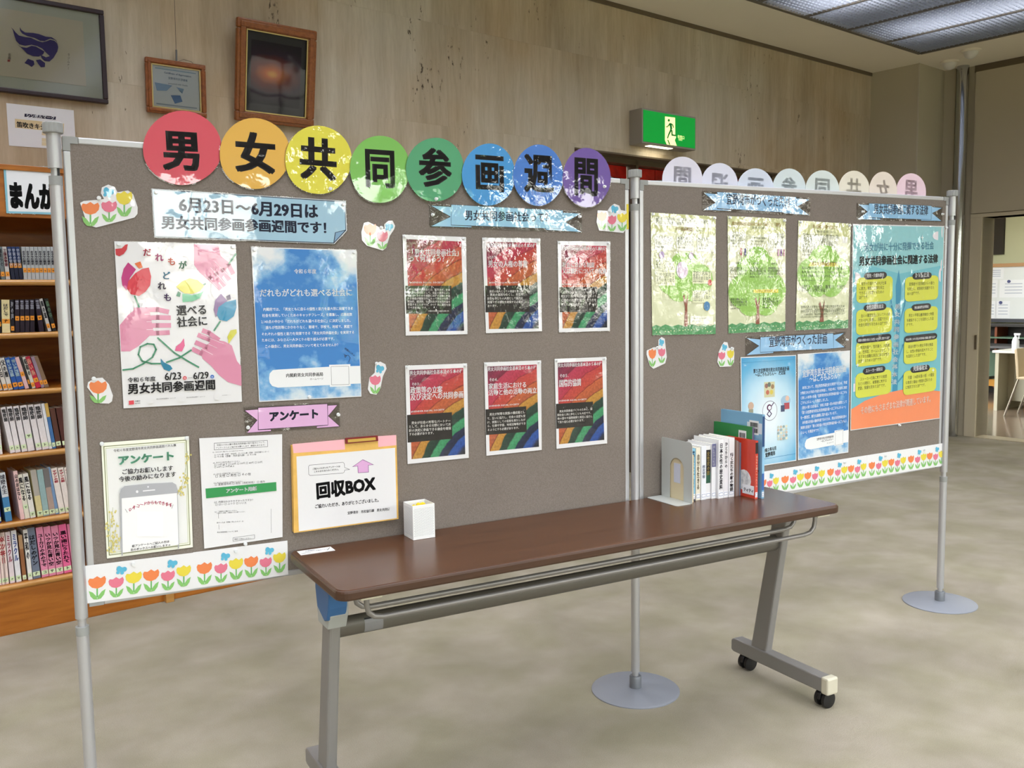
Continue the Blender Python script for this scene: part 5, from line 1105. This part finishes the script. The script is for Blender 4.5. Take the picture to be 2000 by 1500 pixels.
items=[(-120,0,50,(206,200,190),D(what='cream comic',sticker=OG,stz=.05)),(-55,62,54,(214,206,196),D(what='ivory comic',sticker=OG,stz=.05,txt='ある日')),(8,120,58,(206,202,196),D(what='white comic',sticker=OG,stz=.05,txt='父の暦')),(70,188,62,(44,86,160),D(what='blue comic',sticker=OG,stz=.08,txt='青い海図鑑',tc=(190,214,220))),(134,252,66,(44,86,160),D(what='blue comic of the pair',sticker=OG,stz=.08,txt='青い海図鑑',tc=(190,214,220))),(196,325,52,(222,180,178),D(what='pink comic',sticker=OG,stz=.4)),(250,382,28,(50,46,44),D(what='thin black comic',sticker=OG,stz=.15)),(286,412,46,(206,202,190),D(what='ivory comic with small print',sticker=OG,stz=.05,txt='昭和の')),(320,462,62,(186,40,66),D(what='crimson comic',sticker=OG,stz=.18,txt='赤い糸',tc=(230,180,150))),(392,524,44,(150,130,146),D(what='mauve comic',sticker=OG,stz=.1)),(430,570,52,(130,104,82),D(what='brown leaning end comic',sticker=OG,stz=.1))]
row(Z7,SH[2],(215,200),(608,578),items,'third comic shelf',(0,620))
items=[(-150,-90,60,(220,214,212),D(what='white comic',sticker=LGN,stz=.1,txt='陰陽師')),(-60,-5,56,(226,222,220),D(what='white comic before the gap',sticker=LGN,stz=.1,txt='陰陽師',trange=(.04,.3)))]
for i,(xt,xb,w,dy) in enumerate(((22,145,62,6),(98,208,66,0),(175,287,70,2),(260,362,84,0),(354,463,70,0),(432,540,82,0))):
    items.append((xt,xb,w,(228,222,222),D(what='white numbered series comic',sticker=LGN,stz=.06 if i!=3 else .28,txt='陰陽師',tc=(70,70,74),trange=(.04,.32),dyt=dy)))
items+=[(520,622,40,(226,228,232),D(what='thin white comic',sticker=LGN,stz=.05,dyt=-6)),(560,664,44,(70,116,170),D(what='colourful blue comic',sticker=LGN,stz=.04,dyt=-6,c2=(206,170,90),split=.7)),(625,712,64,(92,58,48),D(what='brown comic',sticker=LGN,stz=.06,dyt=60)),(700,790,76,(84,46,40),D(what='second brown comic',sticker=LGN,stz=.06,dyt=60)),(790,875,70,(220,214,206),D(what='white comic tucked behind the pole',dyt=60))]
row(Z7,SH[3],(850,800),(1420,1345),items,'fourth comic shelf',(0,800))
Z8=(0,880,5.172)
items=[(-150,-100,60,(60,90,150),D(what='blue comic')),(-75,-32,62,(34,50,140),D(what='dark blue comic',sticker=LGN,stz=.03,dyt=30)),(-4,72,70,(64,128,176),D(what='tall white-and-blue comic',sticker=LGN,stz=.2,c2=(214,218,222),split=.5,txt='球陽の王',tc=(110,110,120),trange=(.04,.44))),(146,224,44,(238,200,198),D(what='large rose comic showing its cover',txt='山のおはなし',dyt=-6)),(186,270,52,(228,224,206),D(what='cream comic',sticker=LGN,stz=.22,txt='風になる',dyt=36)),(242,324,56,(232,230,222),D(what='cream comic with red mark',sticker=LGN,stz=.04,txt='風になる',dyt=30)),(318,395,62,(216,204,150),D(what='tall patterned yellow comic',sticker=LGN,stz=.03,c2=(176,170,160),split=.45)),(384,456,62,(150,180,180),D(what='tall patterned teal comic',sticker=LGN,stz=.03)),(446,518,62,(176,154,142),D(what='tall patterned brown comic',sticker=LGN,stz=.03,dyt=-4,c2=(120,116,116),split=.6)),(490,580,34,(120,152,190),D(what='thin blue comic',sticker=LGN,stz=.03,dyt=-14)),(528,617,62,(236,226,218),D(what='cream comic with pink foot',sticker=LGN,stz=.03,txt='サザンの姫',tc=(196,50,70),dyt=0,trange=(.04,.32))),(598,682,58,(236,226,218),D(what='cream comic with blue foot',sticker=LGN,stz=.03,txt='サザンの姫',tc=(196,50,70),trange=(.04,.32))),(660,742,58,(236,226,218),D(what='cream comic half behind the pole',txt='サザンの姫',tc=(196,50,70),trange=(.04,.32)))]
row(Z8,SH[4],(235,160),(735,615),items,'fifth comic shelf',(0,700))
PKB=(226,140,172)
items=[(-110,-65,48,(232,220,214),D(what='white comic',sticker=LGN,stz=.04)),(-58,-14,48,(232,206,202),D(what='pale pink comic',sticker=LGN,stz=.04,txt='ゴーゴー',tc=(190,60,70))),(-8,36,46,(236,214,206),D(what='white comic with red title',sticker=LGN,stz=.04,txt='メンキー',tc=(200,50,60))),(12+0,60,48,(236,214,206),D(what='second white comic with red title',sticker=LGN,stz=.04,txt='メンキー',tc=(200,50,60))),(64,118,52,(228,214,218),D(what='white comic with rose title',sticker=LGN,stz=.04,txt='ミラクル',tc=(180,80,110))),(122,180,56,(230,230,234),D(what='white comic with blue title',sticker=LGN,stz=.04,txt='ミラクル',tc=(60,90,170),dyt=-6)),(196,246,42,(150,98,60),D(what='short brown comic',dyt=50,sticker=LGN,stz=.03,c2=(176,140,100),split=.7)),(246,302,46,(232,230,226),D(what='slim white comic',sticker=LGN,stz=.05,txt='平和の'))]
items+=[(286,352,78,(112,122,142),D(what='slate blue comic',sticker=LGN,stz=.05,txt='はだしのゲン',tc=(30,30,40),trange=(.14,.74),dyt=-10)),(374,440,72,PKB,D(what='pink comic',sticker=LGN,stz=.05,txt='ユーカリの木の下で',tc=(50,30,44),trange=(.13,.8),dyt=-4)),(450,514,72,PKB,D(what='pink comic',sticker=LGN,stz=.05,txt='いつか見た青い空',tc=(50,30,44),trange=(.13,.8),dyt=-2)),(526,588,74,PKB,D(what='pink comic',sticker=LGN,stz=.05,txt='いつか見た青い空',tc=(50,30,44),trange=(.13,.8))),(602,666,80,(232,104,154),D(what='deep pink comic',sticker=LGN,stz=.05,txt='黒い雨にうたれて',tc=(50,20,40),trange=(.13,.8),dyt=-4)),(690,752,80,(226,130,166),D(what='pink comic behind the pole'))]
row(Z8,SH[5],(850,738),(1378,1222),items,'lowest comic shelf',(0,740))
# ------------------------------------------------------------------ things on the table
def tloc(x,y,z=.7): 
    v=TP.loc(x*KT,-y*KT,z+.0047);return v
def tthing(name,x,y,lab,cat,group=None,rz=0): o=empty(name,tloc(x,y,.7004),AT+rz,lab,cat,group);o.scale=(KT,KT,KT);return o
# bookend
BEM=mat('bookend_paint',(196,200,196),.35,.15)
be=tthing('bookend',1.373,.282,'pale grey metal bookend with an arched cut-out','bookend')
m=MB();hh=.215;ww_=.168
out=[(0,0),(0,hh-.012),(.004,hh-.004),(.012,hh),(ww_-.004,hh),(ww_,hh-.004),(ww_,0)]
# upright plate with arch hole, built as two legs and a lintel
ax0,ax1,az=.045,.121,.112
arc_=[((ax0+ax1)/2-(ax1-ax0)/2*math.cos(t),az+.038*math.sin(t)) for t in [i*math.pi/12 for i in range(13)]]
poly=[(0,0),(ax0,0)]+arc_+[(ax1,0),(ww_,0),(ww_,hh-.004),(ww_-.004,hh),(.012,hh),(.004,hh-.004),(0,hh-.012)]
m.prism(poly,-.0008,.0008,BEM,'yz');m.build('upright_plate',be)
MB().prism(rr(-.07,.001,-.0,ww_,.012),0,.0014,BEM,'xy').build('foot_plate',be)
MB().prism(rr(.001,.045,ax0+.004,ax1-.004,.01),0,.001,BEM,'xy').build('tongue',be)
def tbook(x,t,y,d,h,c,lab,spine=None,txt=None,tc=INK,tr=(.08,.7),page=True,label_c=(240,242,246),cover_extra=None,lean=0):
    r=tthing('book',x,y,lab,'book','books standing on the table');mc=mat('cover_%d_%d_%d'%c,c,.3,coat=.3)
    if lean: r.rotation_euler=(0,lean,AT)
    MB().box(0,.001,0,d,0,h,mc).box(t-.001,t,0,d,0,h,mc).box(.001,t-.001,0,.0012,0,h,mc).build('cover',r)
    MB().box(.001,t-.001,.0012,d-.003,.002,h-.003,mat('book_pages',(234,230,214),.8,var=(200,.03))).build('page_block',r)
    if spine:
        for (a,b,cc) in spine: MB().box(.0003,t-.0003,-.0003,0,h*a,h*b,mat('cover_%d_%d_%d'%cc,cc,.35)).build('spine_band',r)
    if label_c: MB().box(.001,t-.001,-.0006,-.0003,.006,.024,mat('sticker_w',label_c,.4)).box(.0025,t-.0025,-.0008,-.0006,.009,.0205,mat('sticker_b',(120,134,176),.4)).box(.0035,t-.0035,-.001,-.0008,.0105,.019,mat('sticker_w',label_c,.4)).build('call_number_label',r)
    if txt:
        s=Sheet(Plane((0,0),0),'x','','');s.q=lambda p,q:(p,q);s.text(txt,(t/2,h*(1-tr[0])),(t/2,h*(1-tr[1])),tc,.02,min(1.3,t*.62/((tr[1]-tr[0])*h/len(txt))),1,vert=True);mm=s.parts[s.last];mm.v=[(p,-.0008,q) for p,_,q in mm.v];mm.build('lettering',r)
    return r
r=tbook(1.3765,.018,.30,.15,.168,(214,200,164),'beige book seen through the arch of the bookend',None,None,label_c=None)
m=MB();m.box(-.0006,0,.05,.085,.06,.13,mat('cover_note',(206,210,224),.5)).build('cover_note',r)
m=MB();
for a,b,c_,d_ in ((.008,.02,.12,.165),(.005,.014,.08,.11),(.01,.018,.05,.075),(.004,.012,.01,.03)): m.box(-.0006,0,a,b,c_,d_,mat('ink_drawing',(60,64,84),.5))
m.build('cover_drawing',r)
WB=(232,233,236)
tbook(1.3965,.021,.318,.128,.186,(126,184,214),'sky-blue spined book right behind the bookend',[(0,.09,(40,50,70))],'沖縄女性のあゆみ・生きる',(24,50,84),(.04,.75))
tbook(1.4185,.020,.316,.13,.188,(232,226,208),'cream spined book between the sky-blue and white ones',None,'自分を生きる',(110,100,80),(.12,.8))
tbook(1.4395,.022,.312,.132,.192,(226,230,236),'white book with faint spine title beside the cream one',None,'男女平等',(150,160,180),(.35,.6))
tbook(1.4625,.021,.314,.128,.190,(226,226,228),'book with black and green spine panel',[(.5,.93,(30,28,30)),(.3,.5,(28,84,62))],'女性史の旅',(170,150,90),(.1,.55))
tbook(1.4845,.019,.308,.13,.197,WB,'book with mauve top half and white lower spine',[(.58,1.,(104,104,142))],'共に生きる社会',(200,200,214),(.03,.4))
tbook(1.5045,.024,.296,.132,.212,WB,'thick white book with thin spine lettering',None,'日本女性の歴史資料',(90,90,96),(.06,.85))
tbook(1.5295,.021,.296,.132,.214,(228,228,232),'white book with slim black title beside the thick one',None,'ひとりからの',(80,80,86),(.06,.5))
tbook(1.5515,.026,.294,.134,.214,WB,'white book with bold black and red title',None,'働く女たちの樹の物語',(50,40,50),(.25,.9))
CLR=mat('clear_file',(150,140,132),.2,spec=.7)
for i,(c_,l) in enumerate((((122,104,94),'thin brown booklet next to the bold-titled white book'),((150,140,136),'thin grey booklet second in the slim set'),((134,116,112),'thin taupe booklet in the middle of the slim set'),((110,128,150),'thin blue-grey booklet touching the red book'))):
    tbook(1.579+i*.0072,.0064,.292,.15,.205-.004*i,c_,l,label_c=None)
r=tbook(1.6085,.0125,.222,.152,.208,(206,58,36),'red picture book with white label on its cover',[(.78,.97,(30,24,26))],'おもちゃ屋へいったトム',(240,220,200),(.25,.8),label_c=(240,240,244))
m=MB();m.box(-.0006,0,.005,.062,.012,.045,mat('sticker_w2',(240,242,248),.4)).build('cover_label',r)
s=Sheet(Plane((0,0),0),'x','','');s.q=lambda p,q:(p,q);s.text('ティティ',(.008,.02),(.058,.02),(30,30,60),.03,1.2,2);mm=s.parts[s.last];mm.v=[(-.0009,.064-p,q) for p,_,q in mm.v];mm.build('cover_lettering',r)
m=MB();m.prism([(.055+.035*math.cos(t),.06+.038*math.sin(t)) for t in [i*math.pi/8 for i in range(16)]],-.0005,0,mat('cover_drawing2',(220,224,232),.5,var=(60,.2)),'yz');m.build('cover_drawing',r)
m=MB();m.prism([(.148,.10),(.135,.12),(.13,.15),(.14,.185),(.152,.195),(.152,.10)],-.0007,-.0001,mat('cover_figure',(40,32,38),.5),'yz');m.build('cover_drawing',r)
r=tbook(1.6215,.009,.252,.20,.252,(44,132,70),'tall green book with barcode label behind the red one',[(.35,1.,(120,104,140))],None,label_c=None)
def barcode(r,y0,z0,w,h):
    MB().box(-.0006,0,y0,y0+w,z0,z0+h,mat('sticker_w3',(236,238,240),.4)).build('barcode_label',r)
    m=MB();random.seed(int(y0*1e4))
    for k in (0,1):
        y=y0+w*.12
        while y<y0+w*.86:
            d_=random.choice((.0008,.0014,.002));m.box(-.0009,-.0006,y,y+d_,z0+h*(.14+.42*k),z0+h*(.44+.42*k),mat('bar_ink',(30,30,34),.5));y+=d_+random.choice((.0008,.0012))
    m.build('barcode_lettering',r)
barcode(r,.03,.175,.038,.06)
r=tbook(1.6325,.0115,.214,.212,.300,(122,172,206),'tallest light blue book with a red flower on its cover',[(.3,.6,(140,190,222)),(.62,.98,(30,70,120)),(.1,.3,(50,100,170))],None,label_c=(240,242,246))
barcode(r,.018,.225,.046,.05);MB().box(-.0006,0,.0+.002,.075,.23,.268,mat('sticker_w4',(214,222,232),.4)).build('paper_label',r)
m=MB();RF=mat('flower_red',(176,48,42),.5);m.prism([(.055,.13),(.04,.15),(.03,.175),(.045,.17),(.05,.19),(.062,.172),(.078,.18),(.07,.15)],-.0008,-.0001,RF,'yz');m.prism([(.052,.13),(.058,.13),(.062,.03),(.056,.03)],-.0007,-.0001,mat('flower_stem',(44,60,54),.5),'yz');m.prism([(.058,.04),(.03,.06),(.015,.1),(.04,.085)],-.0009,-.0001,mat('flower_stem',(44,60,54),.5),'yz');m.build('cover_drawing',r)
# perforated pencil cup
cu=tthing('pencil_cup',.392,.393,'white perforated square cup holding yellow caps on the table','cup',rz=.0)
CUPW=mat('cup_white',(238,240,240),.45);hw_=.036;H_=.105;t_=.0018
m=MB();
# walls are thin unpierced shells; flat dark dots and strips paint the holes' shade
for (a,b,c_,d_) in ((-hw_,hw_,-hw_,-hw_+t_),(-hw_,hw_,hw_-t_,hw_),(-hw_,-hw_+t_,-hw_+t_,hw_-t_),(hw_-t_,hw_,-hw_+t_,hw_-t_)):
    m2=MB();m2.box(a,b,c_,d_,0,H_,CUPW);m2.build('wall_panel',cu,bevel=.0006)
MB().box(-hw_+t_,hw_-t_,-hw_+t_,hw_-t_,0,.002,CUPW).build('cup_bottom',cu)
HOLE=mat('perforation_shade',(84,86,90),.8)
m=MB()
for j in range(22):
    for i in range(14):
        x=-hw_+.005+i*.0047+(.0023 if j%2 else 0);z=.012+j*.0039
        if x>hw_-.004: continue
        m.add([(x+.0008*math.cos(q),-hw_-.0003,z+.0009*math.sin(q)) for q in [k*math.pi/3 for k in range(6)]],[[5,4,3,2,1,0]],HOLE)
m.build('perforation_pattern',cu)
m=MB()
for j in range(22):
    z=.012+j*.0039;m.add([(-hw_-.0003,-hw_+.005,z),(-hw_-.0003,hw_-.005,z),(-hw_-.0003,hw_-.005,z+.001),(-hw_-.0003,-hw_+.005,z+.001)],[(0,1,2,3)],mat('slot_shade',(190,194,200),.8))
m.build('slot_pattern',cu)
YEL=mat('yellow_cap',(240,206,40),.4)
for i,(x,y,z,rr_) in enumerate(((.0,-.004,.088,.011),(.016,.008,.09,.010),(.02,-.016,.086,.009),(-.012,.012,.085,.009),(.006,.018,.088,.008))):
    p=empty('yellow_capped_pencil',tloc(.392+x,.393+y,.703),AT+i*.8,'short pencil with a round yellow cap in the white cup','pencil','yellow-capped pencils in the cup')
    MB().rev([(.001,0),(.0032,.006),(.0032,z-.01)],mat('pencil_body',(226,190,90),.4),8).build('pencil_body',p)
    MB().rev([(.003,z-.012),(rr_*.8,z-.008),(rr_,z),(rr_*.8,z+.006),(.002,z+.009)],YEL,14).build('cap',p,smooth=True)
# small notice card
cdp=tthing('notice_card',.07,.402,'small white notice card lying on the near table end','card',rz=-.03)
MB().box(-.05,.05,-.023,.023,0,.0006,WHITEP).build('card',cdp)
s=Sheet(Plane((0,0),0),'x','','');s.q=lambda p,q:(p,q);s.text('ご自由に',(-.03,.006),(.0,.006),(60,90,140),.03);s.text('お書きください',(.0,-.002),(.04,-.002),(90,110,130),.02);s.line([(-.045,-.012),(-.03,-.008),(-.02,-.014)],.002,(60,70,80));s.line([(.03,-.012),(.044,.012)],.002,(60,60,70))
for k,mm in s.parts.items(): mm.v=[(a,c,.0008+(-b)*.2) for a,b,c in mm.v];mm.build(k.split('#')[0],cdp)
# ------------------------------------------------------------------ room beyond the doorway
FLR=mat('office_vinyl_floor',(150,132,116),.12,spec=.6,var=(1.2,.08))
room('floor_office',MB().box(XR+.12,14.4,1.,7.2,-.1,0.0,FLR));room('trim_threshold',MB().box(XR-.03,XR+.16,DY0,DY1,0,.006,mat('threshold',(190,178,150),.4)))
GW=mat('office_wall',(206,208,176),.8);room('wall_office_back',MB().box(14.0,14.2,1.,7.2,0,2.9,GW));room('wall_office_far',MB().box(XR+.25,14.2,7.0,7.2,0,2.9,GW));room('wall_office_near',MB().box(XR+.25,14.2,.9,1.0,0,2.9,GW));room('ceiling_office',MB().box(XR+.2,14.2,1.,7.2,2.9,3.0,CEILM))
ol=bpy.data.lights.new('office_ceiling_lamp','AREA');ol.shape='RECTANGLE';ol.size=2.4;ol.size_y=1.2;ol.energy=85;ol.color=(1,.98,.9)
oo=bpy.data.objects.new('office_ceiling_lamp',ol);LINK(oo);oo.location=RW(11.6,4.2,2.88);oo.rotation_euler=(0,0,AW)
XWB=13.6
def op(u,v,X=XWB):
    r_=ray(u,v);t=X/(r_[:2]@uw);q=r_*t+np.array([0,0,CZ]);return float(q[:2]@nw),float(q[2])
y0,z1=op(1915,523);_,z0=op(1915,622)
wbd=empty('whiteboard',RW(XWB,y0-1.4,z0),AW,'whiteboard covered in pinned papers in the office beyond the doorway','whiteboard')
MB().box(0,.03,-1.6,1.75,0,z1-z0,mat('whiteboard_face',(216,222,226),.3)).build('writing_panel',wbd)
MB().box(-.02,.035,-1.6,1.75,z1-z0,z1-z0+.05,mat('wb_wood',(176,134,90),.5)).build('frame_rail',wbd)
MB().box(-.05,.035,-1.6,1.75,-.05,0,mat('wb_tray',(52,54,66),.5)).build('pen_tray',wbd)
for i,(u0,v0,u1,v1,lb) in enumerate(((1923,524,1960,545,'wide schedule sheet at the top of the whiteboard'),(1923,547,1948,581,'sheet with blue magnet on the whiteboard'),(1953,547,2004,581,'wide sheet with dark header on the whiteboard'),(1919,588,1945,622,'lower white sheet nearest the door jamb'),(1945,588,1972,622,'lower white sheet beside the three round magnets'))):
    a,b=op(u0,v0);c_,d_=op(u1,v1);r=empty('pinned_paper',RW(XWB,(a+c_)/2,(b+d_)/2),AW,lb,'paper','papers on the office whiteboard')
    hy=(a-c_)/2;hz=(b-d_)/2
    MB().box(-.003,-.001,-hy,hy,-hz,hz,mat('office_paper',(228,232,240),.5)).build('paper_sheet',r)
    m=MB();
    for k in range(4): m.box(-.004,-.003,-hy*.7,hy*.6,hz*(.5-.35*k),hz*(.5-.35*k)+.012,mat('faint_print',(176,184,204),.6))
    m.build('lettering',r)
    MB().rev([(.022,-.014),(.022,-.003)],mat('magnet_blue',(50,60,120),.4),12,(0,hy*.3,hz*.82),'x').build('magnet',r)
# flat dark panel in place of the recess above the whiteboard
a,b=op(1918,427);c_,d_=op(1937,520);room('trim_4',MB().box(XWB+.36,XWB+.40,c_-.0,a+.25,1.95,2.75,mat('dark_recess_panel',(40,32,24),.6)))
# low cabinet with pigeon holes
lc=empty('open_cabinet',RW(13.25,4.9,0),AW,'dark low cabinet with pigeon holes under the office whiteboard','cabinet')
CB=mat('cabinet_dark',(36,32,32),.6);CR=mat('cabinet_divider',(130,66,36),.6);CG=mat('cabinet_green',(84,112,92),.6)
MB().box(.2,.3,-1.5,1.3,0,.94,CB).build('back_panel',lc);MB().box(-.2,.3,-1.5,1.3,.94,.97,CB).build('top_board',lc)
for y_ in (-1.2,-.55,0.05,.62,1.25): MB().box(-.15,.2,y_,y_+.03,.1,.94,CR).build('divider',lc)
MB().box(-.22,.2,-1.5,1.25,.78,.80,CG).build('shelf',lc);MB().box(-.2,-.18,-1.5,1.2,.22,.6,CG).build('green_panel',lc);MB().box(-.17,-.15,-1.5,1.2,.12,.22,mat('amber_box',(200,140,40),.6)).build('lower_panel',lc)
# dark folding work table
wt=empty('work_table',RW(12.75,4.72,0),AW,'dark grey folding table in the office, white cup-like bin beneath it','table')
DG_=mat('dark_grey_table',(72,72,76),.5);MB().box(-.35,.35,-1.1,.9,.68,.71,DG_).build('tabletop',wt,bevel=.004)
for x_,y_ in ((-.3,.72),(.3,.72),(-.3,-1.0),(.3,-1.0)): MB().box(x_-.02,x_+.02,y_-.02,y_+.02,0,.68,DG_).build('leg',wt)
MB().box(-.3,.3,.7,.74,.25,.28,DG_).build('brace',wt)
bn=empty('waste_bin',RW(12.75,5.12,0),AW,'grey waste bin under the office folding table','bin');BNM=mat('bin_grey',(150,150,160),.5)
MB().rev([(.10,0),(.12,.36),(.115,.36),(.095,.01)],BNM,20).build('bin_body',bn,smooth=True);MB().rev([(.123,.35),(.125,.365),(.118,.365)],BNM,20).build('rim',bn,smooth=True)
# office desk
od=empty('office_desk',RW(11.55,4.2,0),AW,'cream steel office desk seen through the doorway, sprayer on top','desk')
DK=mat('desk_cream',(172,168,146),.4)
MB().box(-.2,.55,-1.2,.63,.69,.72,mat('desk_top',(206,206,200),.35)).build('desktop',od,bevel=.004)
MB().box(-.18,.53,.56,.60,0,.69,DK).build('side_panel',od);MB().box(.1,.12,-1.15,.56,.1,.69,DK).build('modesty_panel',od);MB().box(-.18,.53,-1.18,-1.14,0,.69,DK).build('side_panel',od)
sp=empty('spray_bottle',RW(11.45,4.61,.7205),AW,'clear white spray bottle on the office desk','bottle');SPM=mat('bottle_white',(226,230,238),.3)
MB().rev([(.038,0),(.04,.02),(.04,.11),(.028,.15),(.014,.165),(.014,.18)],SPM,18).build('bottle',sp,smooth=True)
MB().box(-.014,.014,-.05,.018,.18,.205,SPM).build('trigger_head',sp,bevel=.004);MB().box(-.005,.005,-.04,-.03,.14,.185,SPM).build('trigger',sp)
# office chair
oc=empty('office_chair',RW(11.1,4.37,0),AW,'beige shell chair with thin chrome legs in front of the office desk','chair')
CH=mat('chair_beige',(206,188,156),.5)
MB().box(-.2,.2,-.42,-.0,.43,.46,CH).build('seat',oc,bevel=.01);MB().prism([(-.03,.44),(.0,.46),(.03,.76),(.0,.78),(-.02,.6)],-.2,.2,CH,'yz').build('backrest',oc,bevel=.006)
for x_ in (-.18,.18):
    for y0_,y1_ in ((-.02,.12),(-.38,-.46)): MB().tube([(x_,y0_,.44),(x_,y1_,.0)],.011,mat('chair_chrome',(180,176,168),.25,.9),8).build('leg',oc,smooth=True)
# ------------------------------------------------------------------ garden outside the window wall
room('ground',MB().box(-12,18,-14,YF-.2,-.3,-.15,mat('garden_ground',(120,128,100),.9,var=(.6,.2))))
LEAF=mat('tree_leaves',(74,118,44),.6,var=(1.5,.5));BARK=mat('tree_bark',(80,66,52),.9,bump=(12,.02))
tm=None
for i,(X,Y,hh_,lb) in enumerate(((-2.2,-9.0,5.0,'leafy garden tree outside the windows, behind the rainbow board viewer'),(5.0,-10.5,5.2,'tall leafy garden tree outside the middle windows'))):
    t=empty('garden_tree',RW(X,Y,-.15),AW,lb,'tree')
    MB().tube([(0,0,0),(.08,.05,1.3),(-.05,0,2.6),(.1,.1,3.6)],.13,BARK,10).build('trunk',t,smooth=True)
    if tm is None:
        rng=np.random.RandomState(3);m=MB()
        cl=[(rng.uniform(-1.5,1.5),rng.uniform(-1.3,1.3),rng.uniform(1.2,4.6),rng.uniform(.5,.95)) for _ in range(16)]
        for k in range(3600):
            c0=cl[k%16];d=rng.normal(size=3);d/=np.linalg.norm(d);p=np.array(c0[:3])+d*c0[3]*rng.uniform(.5,1.05);a=rng.normal(size=3);a/=np.linalg.norm(a);b=np.cross(a,d);b/=np.linalg.norm(b)+1e-6
            a=a*.07;b=b*.04;m.add([tuple(p-a),tuple(p-b),tuple(p+a),tuple(p+b)],[(0,1,2,3)],LEAF)
        o=m.build('foliage',t);o['kind']='stuff';tm=o
    else:
        o=tm.copy();LINK(o);o.parent=t
    o.scale=(1,1,hh_/5.2)
